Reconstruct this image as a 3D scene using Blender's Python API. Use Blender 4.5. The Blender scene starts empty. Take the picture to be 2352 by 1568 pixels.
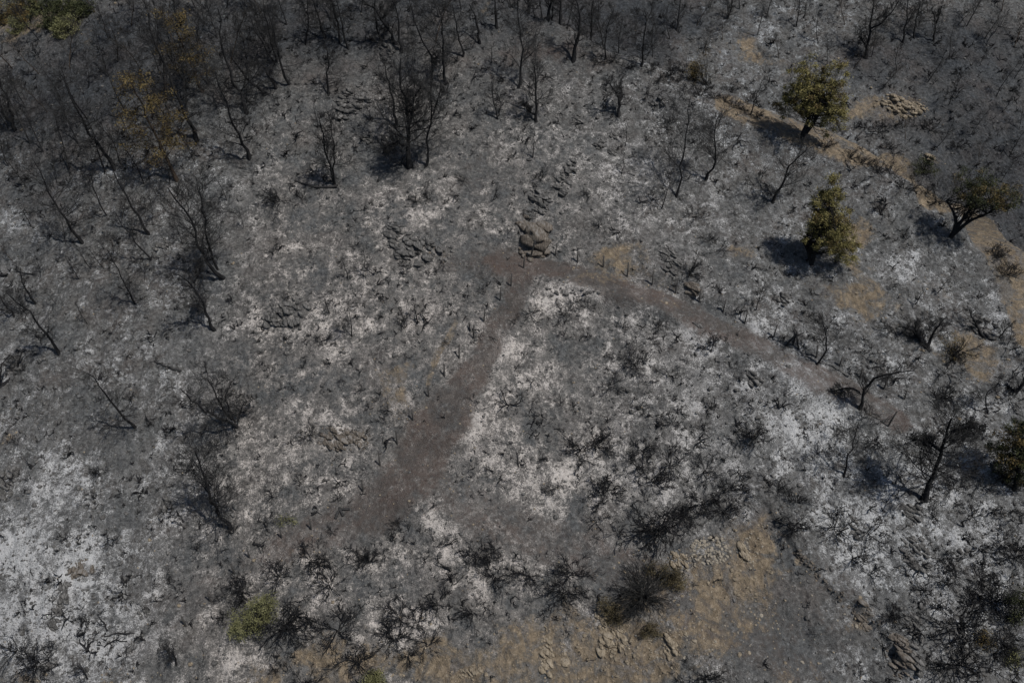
import bpy, bmesh, math, random
import numpy as np
from math import radians, pi

# ---------------------------------------------------------------- camera, light, exposure
sc = bpy.context.scene
C = sc.collection
PITCH = radians(38.0); FPX = 1700.0
CAM = np.array([0.0, 0.0, 62.0])
cd = bpy.data.cameras.new('camera'); cam = bpy.data.objects.new('camera', cd); C.objects.link(cam)
cam.location = CAM; cam.rotation_euler = (pi/2 - PITCH, 0, 0)
cd.sensor_width = 36; cd.lens = FPX/2352*36; cd.clip_start = 0.5; cd.clip_end = 3000
sc.camera = cam
SUN = np.array([0.55, -0.38, 1.25]); SUN = SUN/np.linalg.norm(SUN)
world = bpy.data.worlds.new('World'); sc.world = world; world.use_nodes = True
wn = world.node_tree; bg = wn.nodes['Background']
sky = wn.nodes.new('ShaderNodeTexSky'); sky.sky_type = 'NISHITA'; sky.sun_disc = False
sky.sun_elevation = math.asin(SUN[2]); sky.sun_rotation = math.atan2(SUN[0], SUN[1])
wn.links.new(sky.outputs[0], bg.inputs[0]); bg.inputs[1].default_value = 0.055
sl = bpy.data.lights.new('sun', 'SUN'); so = bpy.data.objects.new('sun', sl); C.objects.link(so)
sl.energy = 3.6; sl.angle = radians(0.5); sl.color = (1.0, 0.965, 0.91)
from mathutils import Vector, Matrix
so.rotation_euler = Vector(SUN.tolist()).to_track_quat('Z', 'Y').to_euler()
sc.view_settings.view_transform = 'Standard'; sc.view_settings.look = 'None'
sc.view_settings.gamma = 1; sc.view_settings.exposure = 0.30
sc.render.engine = 'CYCLES'

# ---------------------------------------------------------------- noise
_pr = np.random.RandomState(7).permutation(4096)
_pv = np.random.RandomState(8).rand(4096)
def vnoise(x, y, s=0):
    xi = np.floor(x).astype(np.int64); yi = np.floor(y).astype(np.int64)
    fx = x-xi; fy = y-yi; fx = fx*fx*(3-2*fx); fy = fy*fy*(3-2*fy)
    def h(a, b): return _pv[_pr[(_pr[(a+s*131) & 4095]+b) & 4095]]
    return (h(xi, yi)*(1-fx)+h(xi+1, yi)*fx)*(1-fy)+(h(xi, yi+1)*(1-fx)+h(xi+1, yi+1)*fx)*fy
def fbm(x, y, o=4, s=0, r=0.5):
    t = 0; a = 1; n = 0
    for k in range(o):
        t = t+a*(vnoise(x*2**k+k*17.3, y*2**k-k*9.1, s+k)-0.5); n += a; a *= r
    return t/n
def sstep(a, b, v):
    t = np.clip((v-a)/(b-a), 0, 1); return t*t*(3-2*t)

# ---------------------------------------------------------------- terrain: broad form
def T(c, r, x, y): return (588*c+x/3.0, 522.5*r+y/3.0)
RIDGE = np.array([(-60, 108), (-14, 97), (-2, 89), (8, 83.5), (20, 78.5), (33, 72), (44, 64), (58, 50), (80, 25)], float)
def polydist(x, y, pl):
    """distance to polyline, signed side, arc parameter"""
    best = np.full(x.shape, 1e9); sg = np.zeros(x.shape); par = np.zeros(x.shape)
    for i in range(len(pl)-1):
        ax, ay = pl[i][:2]; bx, by = pl[i+1][:2]
        dx, dy = bx-ax, by-ay; L2 = dx*dx+dy*dy
        t = np.clip(((x-ax)*dx+(y-ay)*dy)/L2, 0, 1)
        ex = x-ax-t*dx; ey = y-ay-t*dy; d = np.hypot(ex, ey)
        m = d < best; best = np.where(m, d, best)
        sg = np.where(m, np.sign(dx*(y-ay)-dy*(x-ax)), sg); par = np.where(m, i+t, par)
    return best, sg, par
def H0(x, y):
    x = np.asarray(x, float); y = np.asarray(y, float)
    z = CAM[2]-69.7+0.54*np.minimum(y, 115)+0.2*np.maximum(y-115, 0)
    z = z-0.5*np.maximum(0, 22-y)*0.54
    xl = np.minimum(x+6, 0); z = z-np.where(xl > -60, 0.0026*xl*xl, 0.0026*3600+0.312*(-60-xl))
    xr = np.maximum(x-30, 0); z = z-np.where(xr < 60, 0.002*xr*xr, 0.002*3600+.24*(xr-60))
    d, s, p = polydist(x, y, RIDGE)
    sd = d*s
    z = z-7.5*sstep(0.3, 9, sd)*sstep(-40, 5, x)
    z = z+2.4*fbm(x/18, y/18, 3, 3)+1.5*fbm(x/6, y/7, 3, 9)
    return z
PATHS = []      # (plan polyline, halfwidth, strength)
STEPS = []      # (plan polyline, height, width)
def H(x, y):
    x = np.asarray(x, float); y = np.asarray(y, float); z = H0(x, y)
    for pl, w, st in PATHS:
        d, s, p = polydist(x, y, pl)
        zc = np.interp(p, np.arange(len(pl)), pl[:, 2])
        k = st*(1-sstep(w*0.85, w*1.7, d))
        z = z*(1-k)+zc*k
    for pl, h, w in STEPS:
        d, s, p = polydist(x, y, pl)
        e = sstep(0, 0.35, p)*sstep(0, 0.35, len(pl)-1-p)
        dn = d*s+1.1*fbm(x/1.8, y/1.8, 3, 91); z = z+h*e*(.45+1.6*np.clip(fbm(x/2.5, y/2.5, 2, 95)+.15, 0, .6))*(sstep(-.3, .1, dn)*np.exp(-np.maximum(dn, 0)/w))
    return z
def HM(x, y):
    """with the small relief of the ground mesh"""
    x = np.asarray(x, float); y = np.asarray(y, float)
    n = fbm(x/1.6, y/1.6, 3, 21, .6); m = fbm(x/0.55, y/0.75, 2, 33, .6)
    w = 1.0
    for pl, hw, st in PATHS:
        d, s, p = polydist(x, y, pl); w = w*(1-0.75*(1-sstep(hw*.8, hw*1.3, d)))
    rid = np.abs(fbm((x+.4*y)/2.2, (y-.4*x)/4.0, 3, 51))
    k = fbm(x/0.32, y/0.38, 2, 39, .6); return H(x, y)+w*(0.42*n+0.30*m+.16*k-0.35*np.maximum(0, 0.07-rid)*3)+.05*m
fwd = np.array([0, math.cos(PITCH), -math.sin(PITCH)]); upv = np.array([0, math.sin(PITCH), math.cos(PITCH)])
def ray(p): 
    return fwd+np.array([1, 0, 0])*(p[0]-1176)/FPX+upv*(784-p[1])/FPX
_D = np.linspace(20, 260, 481)
def hit(p, f=None):
    f = f or H; d = ray(p)
    q = f(d[0]*_D, d[1]*_D)-(CAM[2]+d[2]*_D)
    i = np.argmax(q > 0)
    if q[i] <= 0: i = len(_D)-1
    a, b = _D[i-1], _D[i]; fa, fb = q[i-1], q[i]
    t = a+(b-a)*(-fa)/(fb-fa+1e-9)
    return np.array([d[0]*t, d[1]*t, float(f(np.array(d[0]*t), np.array(d[1]*t)))]), t
def proj(x, y, z):
    X = x; Y = y; Z = z-CAM[2]
    D = Y*fwd[1]+Z*fwd[2]; u = (Y*upv[1]+Z*upv[2])
    return 1176+FPX*X/D, 784-FPX*u/D, D

def plan(pts, f=H0): return np.array([hit(p, f)[0] for p in pts])
TRACK_R = [(1150, 600), (1210, 605), (1290, 620), (1370, 645), (1450, 668), (1540, 700), (1640, 748), (1740, 800), (1850, 850), (1960, 905), (2060, 965)]
TRACK_L = [(1200, 610), (1180, 690), (1130, 780), (1085, 860), (1030, 940), (985, 1020), (950, 1090), (860, 1165), (760, 1215), (640, 1262), (520, 1320), (400, 1400), (300, 1490), (220, 1600)]
TRACK_B = [(950, 1090), (1050, 1150), (1150, 1200), (1260, 1240), (1370, 1280), (1480, 1320), (1600, 1400), (1740, 1480), (1860, 1560)]
ROAD = [(1560, 205), (1690, 248), (1780, 281), (1880, 312), (1960, 350), (2060, 402), (2140, 448), (2230, 505), (2300, 575), (2352, 660), (2400, 780)]
pR = plan(TRACK_R); pL = plan(TRACK_L); pB = plan(TRACK_B)
PATHS.append((pR, 1.5, .8)); PATHS.append((pL, 1.6, .5)); PATHS.append((pB, 2.2, .4))
pRoad = plan(ROAD); PATHS.append((pRoad, 2.4, .9))
wall_px = [T(3, 2, -180, 330), T(3, 2, 20, 350), T(3, 2, 70, 520), T(3, 2, 200, 670), T(3, 2, 330, 800), T(3, 2, 480, 960), T(3, 2, 610, 1070), T(3, 2, 780, 1190), T(3, 2, 900, 1420), T(3, 2, 980, 1560)]
STEPS.append((plan(wall_px), 0.8, 6.0))
STEPS.append((plan([(1225, 668), (1290, 672), (1350, 690), (1420, 702), (1500, 722), (1560, 745)])[::1], 0.45, 1.2))

# ---------------------------------------------------------------- materials
def NM(name):
    m = bpy.data.materials.new(name); m.use_nodes = True; n = m.node_tree
    b = n.nodes['Principled BSDF']; b.inputs['Roughness'].default_value = .9
    b.inputs['Specular IOR Level'].default_value = .15
    return m, n, b
def N(n, t, **kw):
    o = n.nodes.new(t)
    for k, v in kw.items():
        if k in ('operation', 'blend_type', 'data_type', 'feature', 'noise_dimensions', 'attribute_name', 'distance', 'clamp', 'use_clamp'): setattr(o, k, v)
        else: o.inputs[k].default_value = v
    return o
def noise(n, vec, scale, det=4, rough=.55, dist=0.0):
    o = N(n, 'ShaderNodeTexNoise', Scale=scale, Detail=det, Roughness=rough, Distortion=dist)
    n.links.new(vec, o.inputs['Vector']); return o.outputs['Fac']
def ramp(n, fac, stops, interp='LINEAR'):
    o = n.nodes.new('ShaderNodeValToRGB'); n.links.new(fac, o.inputs[0]); e = o.color_ramp; e.interpolation = interp
    while len(e.elements) < len(stops): e.elements.new(.5)
    for k, (p, c) in enumerate(stops):
        e.elements[k].position = p
        e.elements[k].color = (c, c, c, 1) if not isinstance(c, tuple) else (*c, 1)
    return o.outputs[0]
def mix(n, f, a, b, bt='MIX'):
    o = n.nodes.new('ShaderNodeMix'); o.data_type = 'RGBA'; o.blend_type = bt
    for v, i in ((f, 0), (a, 6), (b, 7)):
        if isinstance(v, (int, float)): o.inputs[i].default_value = v
        elif isinstance(v, tuple): o.inputs[i].default_value = (*v, 1)
        else: n.links.new(v, o.inputs[i])
    return o.outputs[2]
def mth(n, op, a, b=0.0, c=None, clamp=False):
    o = n.nodes.new('ShaderNodeMath'); o.operation = op; o.use_clamp = clamp
    for v, i in ((a, 0), (b, 1), (c, 2)):
        if v is None: continue
        if isinstance(v, (int, float)): o.inputs[i].default_value = v
        else: n.links.new(v, o.inputs[i])
    return o.outputs[0]
def smooth(n, v, lo, hi):
    o = n.nodes.new('ShaderNodeMapRange'); o.interpolation_type = 'SMOOTHSTEP'
    for q, i in ((v, 0), (lo, 1), (hi, 2)):
        if isinstance(q, (int, float)): o.inputs[i].default_value = q
        else: n.links.new(q, o.inputs[i])
    return o.outputs[0]
def bump(n, b, h, s, d):
    o = N(n, 'ShaderNodeBump', Strength=s, Distance=d); n.links.new(h, o.inputs['Height']); n.links.new(o.outputs[0], b.inputs['Normal'])

def ground_material():
    m, n, b = NM('burnt_ground')
    tc = n.nodes.new('ShaderNodeTexCoord').outputs['Object']
    a1 = N(n, 'ShaderNodeAttribute', attribute_name='soil'); s1 = n.nodes.new('ShaderNodeSeparateColor'); n.links.new(a1.outputs['Color'], s1.inputs[0])
    a2 = N(n, 'ShaderNodeAttribute', attribute_name='tone'); s2 = n.nodes.new('ShaderNodeSeparateColor'); n.links.new(a2.outputs['Color'], s2.inputs[0])
    ash, tan, brown = s1.outputs; dark, cool, rub = s2.outputs
    nb = noise(n, tc, .28, 4, .6); n1 = noise(n, tc, .9, 10, .68, .3); n2 = noise(n, tc, 3.2, 8, .7); n3 = noise(n, tc, 11, 5, .7); n4 = noise(n, tc, 2.0, 6, .75, .6)
    # charcoal soil
    base = ramp(n, n2, [(.28, (.030, .030, .031)), (.43, (.072, .072, .072)), (.56, (.108, .108, .108)), (.72, (.20, .20, .20))])
    hue = ramp(n, nb, [(.35, (.97, 1.0, 1.02)), (.5, (1, .985, .965)), (.65, (1.06, .97, .92))])
    base = mix(n, 1.0, base, hue, 'MULTIPLY')
    # brown trodden soil
    q0 = mth(n, 'ADD', mth(n, 'MULTIPLY', n1, .6), mth(n, 'MULTIPLY', n4, .4))
    st = n.nodes.new('ShaderNodeMapping'); st.inputs['Scale'].default_value = (3, .7, 1.5); n.links.new(tc, st.inputs[0])
    ns = noise(n, st.outputs[0], 1.2, 8, .7)
    pb = ramp(n, ns, [(.3, (.034, .029, .026)), (.5, (.070, .058, .051)), (.70, (.125, .106, .094))])
    pb = mix(n, mth(n, 'MULTIPLY', smooth(n, nb, .42, .6), .6), mix(n, .5, pb, (.078, .072, .069)), (.092, .066, .056))
    bf = smooth(n, mth(n, 'ADD', brown, mth(n, 'MULTIPLY', mth(n, 'SUBTRACT', q0, .5), 3.6)), .28, 1.15)
    col = mix(n, bf, base, pb)
    # tan subsoil
    tb = ramp(n, n4, [(.28, (.075, .062, .048)), (.45, (.150, .119, .084)), (.58, (.235, .187, .132)), (.72, (.40, .335, .25))])
    tb = mix(n, smooth(n, ns, .52, .68), tb, (.12, .10, .085))
    tf = smooth(n, mth(n, 'ADD', tan, mth(n, 'MULTIPLY', mth(n, 'SUBTRACT', q0, .5), 2.6)), .25, .9)
    # ash
    q = mth(n, 'ADD', mth(n, 'MULTIPLY', n1, .42), mth(n, 'MULTIPLY', n2, .36)); q = mth(n, 'ADD', q, mth(n, 'MULTIPLY', n3, .22))
    nv = noise(n, tc, .42, 5, .65, .8)
    A = mth(n, 'MULTIPLY_ADD', mth(n, 'SUBTRACT', q, .5), mth(n, 'MULTIPLY_ADD', smooth(n, nv, .40, .58), 3.2, 1.9), .5)
    nw = noise(n, tc, .55, 6, .62, 1.2)
    A = mth(n, 'ADD', A, mth(n, 'MULTIPLY', mth(n, 'SUBTRACT', nw, .5), 1.3))
    A = mth(n, 'ADD', A, mth(n, 'MULTIPLY', mth(n, 'SUBTRACT', ash, .46), .8))
    A = mth(n, 'ADD', A, mth(n, 'MULTIPLY', mth(n, 'SUBTRACT', nb, .5), .8))
    dq = smooth(n, mth(n, 'ADD', dark, mth(n, 'MULTIPLY', mth(n, 'SUBTRACT', n1, .5), .7)), .2, .9)
    A = mth(n, 'SUBTRACT', A, mth(n, 'MULTIPLY', dq, .28))
    af1 = smooth(n, A, .30, .66)
    af2 = smooth(n, mth(n, 'ADD', A, mth(n, 'MULTIPLY', mth(n, 'SUBTRACT', n3, .5), 1.3)), .62, 1.12)
    keep = mth(n, 'SUBTRACT', 1.0, mth(n, 'MULTIPLY', bf, .85)); keep = mth(n, 'MULTIPLY', keep, mth(n, 'SUBTRACT', 1.0, mth(n, 'MULTIPLY', tf, .8)))
    acol1 = mix(n, cool, (.150, .142, .135), (.135, .139, .142))
    acol2 = mix(n, cool, (.52, .48, .45), (.46, .48, .50))
    col = mix(n, mth(n, 'MULTIPLY', mth(n, 'MULTIPLY', af1, keep), .8), col, acol1)
    col = mix(n, mth(n, 'MULTIPLY', mth(n, 'MULTIPLY', af2, keep), .9), col, acol2)
    tf = mth(n, 'MULTIPLY', tf, mth(n, 'SUBTRACT', 1.0, mth(n, 'MULTIPLY', smooth(n, nw, .46, .60), .75)))
    col = mix(n, mth(n, 'MULTIPLY', tf, .95), col, tb)
    # black charcoal specks, pale flecks
    col = mix(n, mth(n, 'MULTIPLY', smooth(n, mth(n, 'SUBTRACT', .5, n3), .08, .17), .55), col, (.014, .014, .016))
    n5 = noise(n, tc, 5.5, 3, .6, 1.5)
    col = mix(n, mth(n, 'MULTIPLY', smooth(n, mth(n, 'SUBTRACT', .5, n5), .13, .19), .5), col, (.012, .012, .014))
    fl = noise(n, tc, 17, 2, .5)
    col = mix(n, mth(n, 'MULTIPLY', mth(n, 'MULTIPLY', smooth(n, fl, .66, .73), .5), mth(n, 'SUBTRACT', 1.0, mth(n, 'MULTIPLY', bf, .7))), col, (.40, .38, .35))
    # burnt-out darker areas, with the vignette of top and corners painted in
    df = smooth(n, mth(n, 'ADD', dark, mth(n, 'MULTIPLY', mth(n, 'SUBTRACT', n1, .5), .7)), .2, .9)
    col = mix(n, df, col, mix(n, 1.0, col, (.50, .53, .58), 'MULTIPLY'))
    n.links.new(col, b.inputs['Base Color']); b.inputs['Roughness'].default_value = .95; b.inputs['Specular IOR Level'].default_value = .05
    hh = mth(n, 'ADD', mth(n, 'MULTIPLY', n2, .5), mth(n, 'MULTIPLY', n3, .30)); hh = mth(n, 'ADD', hh, mth(n, 'MULTIPLY', n4, .5))
    bump(n, b, hh, 1.0, .45)
    return m
def rock_material(name, c1, c2, c3, sc_=2.0, dust=.75):
    m, n, b = NM(name); tc = n.nodes.new('ShaderNodeTexCoord').outputs['Object']
    mp = n.nodes.new('ShaderNodeMapping'); mp.inputs['Scale'].default_value = (3.5, 1, 1); mp.inputs['Rotation'].default_value = (0, .5, .6); n.links.new(tc, mp.inputs[0])
    a = noise(n, mp.outputs[0], sc_, 9, .65); d = noise(n, tc, sc_*5, 5, .7)
    c = ramp(n, a, [(.3, c1), (.5, c2), (.72, c3)])
    c = mix(n, smooth(n, d, .52, .66), c, tuple(x*.35 for x in c1))
    g = n.nodes.new('ShaderNodeNewGeometry'); sp = n.nodes.new('ShaderNodeSeparateXYZ'); n.links.new(g.outputs['Normal'], sp.inputs[0])
    du = mth(n, 'MULTIPLY', smooth(n, sp.outputs[2], .72, .98), smooth(n, mth(n, 'ADD', mth(n, 'MULTIPLY', a, .5), mth(n, 'MULTIPLY', noise(n, tc, 2.6, 6, .7), .5)), .46, .60))
    c = mix(n, mth(n, 'MULTIPLY', du, dust), c, (.17, .165, .16))
    n.links.new(c, b.inputs['Base Color']); bump(n, b, mth(n, 'ADD', a, mth(n, 'MULTIPLY', d, .4)), .8, .12)
    return m
def bark_material(name, c1, c2):
    m, n, b = NM(name); tc = n.nodes.new('ShaderNodeTexCoord').outputs['Object']
    a = noise(n, tc, 5, 5, .7); n.links.new(ramp(n, a, [(.35, c1), (.7, c2)]), b.inputs['Base Color'])
    b.inputs['Roughness'].default_value = .75; bump(n, b, a, .6, .05)
    return m
def leaf_material(name, c1, c2, c3):
    m, n, b = NM(name); tc = n.nodes.new('ShaderNodeTexCoord').outputs['Object']
    a = noise(n, tc, 1.1, 3, .6); a2 = noise(n, tc, 9, 2, .6)
    c = ramp(n, mth(n, 'ADD', mth(n, 'MULTIPLY', a, .6), mth(n, 'MULTIPLY', a2, .4)), [(.38, c1), (.5, c2), (.62, c3)])
    n.links.new(c, b.inputs['Base Color']); b.inputs['Roughness'].default_value = .7
    return m
M = dict(
    ground=ground_material(),
    rock=rock_material('charred_rock', (.035, .034, .034), (.075, .073, .070), (.14, .135, .13)),
    rockbrown=rock_material('brown_rock', (.05, .042, .036), (.105, .09, .075), (.19, .165, .14)),
    rocktan=rock_material('tan_rock', (.09, .073, .055), (.20, .165, .12), (.33, .28, .215), dust=.25),
    stone=rock_material('pale_stone', (.17, .145, .115), (.29, .255, .205), (.46, .43, .38), 4, 0),
    char=bark_material('charred_bark', (.007, .007, .008), (.022, .022, .023)),
    char2=bark_material('sooty_bark', (.014, .014, .015), (.045, .044, .043)),
    bush=bark_material('sooty_twigs', (.012, .012, .012), (.05, .049, .047)),
    grey=bark_material('weathered_bark', (.05, .05, .05), (.16, .155, .15)),
    brown=bark_material('scorched_bark', (.022, .017, .013), (.06, .045, .034)),
    post=bark_material('charred_post', (.03, .029, .028), (.085, .08, .075)),
    pine=leaf_material('pine_needles', (.05, .047, .016), (.14, .122, .045), (.27, .235, .10)),
    dark=leaf_material('dark_needles', (.014, .018, .009), (.035, .040, .018), (.07, .072, .03)),
    olive=leaf_material('olive_leaves', (.05, .05, .022), (.12, .12, .055), (.22, .21, .11)),
    dry=leaf_material('scorched_leaves', (.035, .026, .012), (.09, .068, .028), (.17, .125, .05)),
    dusky=leaf_material('dusky_leaves', (.022, .018, .010), (.058, .047, .026), (.12, .098, .055)),
    wire=bark_material('wire', (.06, .06, .06), (.12, .11, .1)),
)

# ---------------------------------------------------------------- mesh helpers
class MB:
    def __init__(s): s.v = []; s.q = []; s.t = []; s.n = 0
    def add(s, v, q=None, t=None):
        s.v.append(np.asarray(v, float))
        if q is not None and len(q): s.q.append(np.asarray(q)+s.n)
        if t is not None and len(t): s.t.append(np.asarray(t)+s.n)
        s.n += len(v)
    def mesh(s, name, mat, smoothed=False):
        me = bpy.data.meshes.new(name); v = np.concatenate(s.v)
        q = np.concatenate(s.q) if s.q else np.zeros((0, 4), int); t = np.concatenate(s.t) if s.t else np.zeros((0, 3), int)
        me.vertices.add(len(v)); me.vertices.foreach_set('co', v.astype(np.float32).ravel())
        nl = q.size+t.size; me.loops.add(nl); me.loops.foreach_set('vertex_index', np.concatenate([q.ravel(), t.ravel()]).astype(np.int32))
        me.polygons.add(len(q)+len(t))
        me.polygons.foreach_set('loop_start', np.concatenate([np.arange(len(q))*4, len(q)*4+np.arange(len(t))*3]).astype(np.int32))
        me.update(calc_edges=True); me.materials.append(mat)
        if smoothed: me.polygons.foreach_set('use_smooth', np.ones(len(me.polygons), bool))
        return me
def link(name, me, parent=None, loc=None):
    o = bpy.data.objects.new(name, me); C.objects.link(o)
    if parent: o.parent = parent
    if loc is not None: o.location = loc
    return o
def tag(o, label=None, cat=None, group=None, kind=None):
    for k, v in (('label', label), ('category', cat), ('group', group), ('kind', kind)):
        if v: o[k] = v
    return o
def nrm(a): return a/(np.linalg.norm(a, axis=-1, keepdims=True)+1e-9)
def tubes(mb, P, R, sides=3):
    n, k, _ = P.shape; d = nrm(P[:, -1]-P[:, 0]); ref = np.where(np.abs(d[:, 2:3]) > .8, [[1., 0, 0]], [[0, 0, 1.]])
    u = nrm(np.cross(d, ref)); v = np.cross(d, u); a = np.arange(sides)*2*pi/sides
    off = np.cos(a)[None, :, None]*u[:, None]+np.sin(a)[None, :, None]*v[:, None]
    V = P[:, :, None]+R[:, :, None, None]*off[:, None]
    idx = np.arange(n*k*sides).reshape(n, k, sides); nx = np.roll(idx, -1, 2)
    Q = np.stack([idx[:, :-1], nx[:, :-1], nx[:, 1:], idx[:, 1:]], -1).reshape(-1, 4)
    mb.add(V.reshape(-1, 3), Q)
def grow(rng, P, R, per, L, ang, k=5, up=.2, wig=.18, t0=.25, t1=1.0, rs=.55, rmin=.012, fall=.55):
    n, kp, _ = P.shape; i = np.repeat(np.arange(n), per); Nn = len(i)
    t = t0+(t1-t0)*((np.tile(np.arange(per), n)+rng.rand(Nn))/per)
    f = t*(kp-1); j = np.minimum(f.astype(int), kp-2); w = (f-j)[:, None]
    p = P[i, j]*(1-w)+P[i, j+1]*w; r = R[i, j]*(1-w[:, 0])+R[i, j+1]*w[:, 0]
    tan = nrm(P[i, j+1]-P[i, j]); q = rng.randn(Nn, 3); q = nrm(q-(q*tan).sum(1, keepdims=True)*tan)
    a = ang*(.75+.5*rng.rand(Nn))[:, None]; d = nrm(np.cos(a)*tan+np.sin(a)*q)
    Ls = (np.asarray(L)[i] if np.ndim(L) else L)*(.55+.7*rng.rand(Nn))*(1.1-fall*t)
    out = [p]; dd = d
    for s in range(k-1):
        dd = nrm(dd+wig*rng.randn(Nn, 3)+np.array([0, 0, up])/(k-1)*2); out.append(out[-1]+dd*(Ls/(k-1))[:, None])
    Pn = np.stack(out, 1); tt = np.linspace(0, 1, k)[None]
    Rn = np.maximum(rmin, (r*rs)[:, None]*(1-.75*tt))
    return Pn, Rn, Ls
def resample(pts, k):
    pts = np.asarray(pts, float); d = np.r_[0, np.cumsum(np.linalg.norm(np.diff(pts, axis=0), axis=1))]
    s = np.linspace(0, d[-1], k); o = np.stack([np.interp(s, d, pts[:, c]) for c in range(3)], 1)
    o[1:-1] = .25*o[:-2]+.5*o[1:-1]+.25*o[2:]
    return o

# ---------------------------------------------------------------- ground sheet with soil masks
def stretch(u, core, total, p=3.0):
    a = np.abs(u); return np.sign(u)*(core*a+(total-core)*np.maximum(0, (a-.86)/.14)**p*1.0)
nx_, ny_ = 1000, 860
U = np.linspace(-1, 1, nx_); Vv = np.linspace(0, 1, ny_)
yy = 14+100*Vv**1.12+np.maximum(0, (Vv-.93)/.07)**3*900; yy = yy-np.maximum(0, (.05-Vv)/.05)**3*300
halfw = 22+0.62*np.clip(yy, 0, 130)
GX = U[None]*halfw[:, None]+np.sign(U)[None]*(np.maximum(0, (np.abs(U)-.92)/.08)**3)[None]*900
GY = np.repeat(yy[:, None], nx_, 1)
gz = HM(GX, GY)
wx = GX+4.2*fbm(GX/3.2, GY/3.2, 5, 61, .6); wy = GY+4.2*fbm(GX/3.2, GY/3.2, 5, 71, .6)
def blobs(lst):
    o = np.zeros(GX.shape)
    for b_ in lst:
        x, y, rx, ry, a = b_[:5]; th = radians(b_[5]) if len(b_) > 5 else 0
        c = hit((x, y))[0]
        A = hit((x+rx*math.cos(th), y-rx*math.sin(th)), H0)[0][:2]-hit((x-rx*math.cos(th), y+rx*math.sin(th)), H0)[0][:2]
        B = hit((x-ry*math.sin(th), y-ry*math.cos(th)), H0)[0][:2]-hit((x+ry*math.sin(th), y+ry*math.cos(th)), H0)[0][:2]
        mx = np.array([A/2, B/2]).T
        try: inv = np.linalg.inv(mx)
        except Exception: continue
        dx = wx-c[0]; dy = wy-c[1]
        s = inv[0, 0]*dx+inv[0, 1]*dy; t = inv[1, 0]*dx+inv[1, 1]*dy
        o += a*np.exp(-(s*s+t*t)**.95)
    return o
def lines(lst):
    o = np.zeros(GX.shape)
    for pts, w, a in lst:
        pl = plan(pts, H); d, _, _ = polydist(wx*.35+GX*.65, wy*.35+GY*.65, pl); o = np.maximum(o, a*(1-sstep(w*.6, w*1.35, d)))
    return o
ASH = [(60,1300,130,240,.45),(240,1440,110,110,.5),(205,1270,40,60,.5),(150,1100,45,55,.5),(40,1200,60,60,.35),(20,1480,60,90,.5),(100,1240,70,120,.3),(170,1340,30,40,.3),
 (1140,800,50,80,.35),(1085,980,25,60,.55),(1140,1080,70,60,.35),(1280,1140,70,70,.45),(1320,1050,110,60,.25),(1500,1090,160,60,.35),(1330,678,100,20,.75),(1470,706,50,12,.5),(1562,742,18,22,.7),(1175,740,35,40,.35),
 (1640,775,40,22,.5),(1790,825,90,38,.6,-20),(1860,880,70,40,.45),(1950,930,80,50,.35),(1890,1010,150,60,.35),(1740,1020,150,70,.2),(1950,1230,70,70,.6),(2050,1310,110,80,.5),(2160,1120,160,80,.3),(2260,1250,100,80,.35),(2270,930,90,60,.3),(2330,720,90,60,.3),(2100,600,120,40,.2),(1990,570,50,30,.15),
 (1450,870,120,60,.15),(1250,860,70,70,.2),(1600,880,90,60,.15),(980,1190,45,32,.6),(1030,1240,60,40,.35),(715,1340,40,26,.65),(640,1335,25,22,.55),(760,1375,60,40,.3),(900,1450,70,70,.5),(965,1455,40,40,.5),(530,1520,60,45,.5),(1180,1310,70,60,.35),(1000,1290,90,40,.3),(880,1270,60,30,.2),(1110,1420,60,40,.1),
 (960,480,90,35,.3),(650,740,130,35,.35),(770,810,60,50,.4),(850,730,110,30,.25),(1150,520,45,30,.45),(880,640,130,40,.15),(600,1030,160,80,.2),(500,1090,80,50,.15),(700,930,70,60,.15),(1250,330,110,50,.28),(1480,420,110,50,.22),(970,390,60,40,.3),(560,440,100,40,.2),(700,260,100,50,.15),(1040,450,40,60,.25),(230,420,60,30,.25),(30,510,60,25,.4),(750,1000,80,60,.15),
 (1600,300,150,60,.1),(1700,60,150,50,.2),(1650,150,60,40,.1),(2280,1420,60,60,.2),(420,1230,120,80,.12),(400,860,60,50,.15),(80,760,90,60,.2),(1000,820,50,70,.1),
 (350,90,420,110,-.35),(1150,30,500,70,-.35),(1240,120,150,50,-.5),(2200,330,200,230,-.35),(2200,80,250,100,-.25),(180,500,150,90,-.15),(250,680,130,80,-.3),(200,950,80,60,-.3),(120,1200,70,50,-.45),(1090,400,60,60,-.45),(1100,600,80,60,-.4),(1490,960,60,110,-.25),(1290,800,70,50,-.3),(1330,960,110,70,-.2),(1260,960,60,90,-.25),(1780,1230,60,90,-.7),(1820,1400,130,130,-.9),(1500,1200,120,40,-.3),(1180,1230,100,40,-.35),(880,1190,110,50,-.3),(820,860,80,60,-.3),(1980,480,90,60,-.15),(1720,390,60,50,-.3),(1650,880,60,80,-.2),(300,300,200,100,-.15)]
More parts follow.
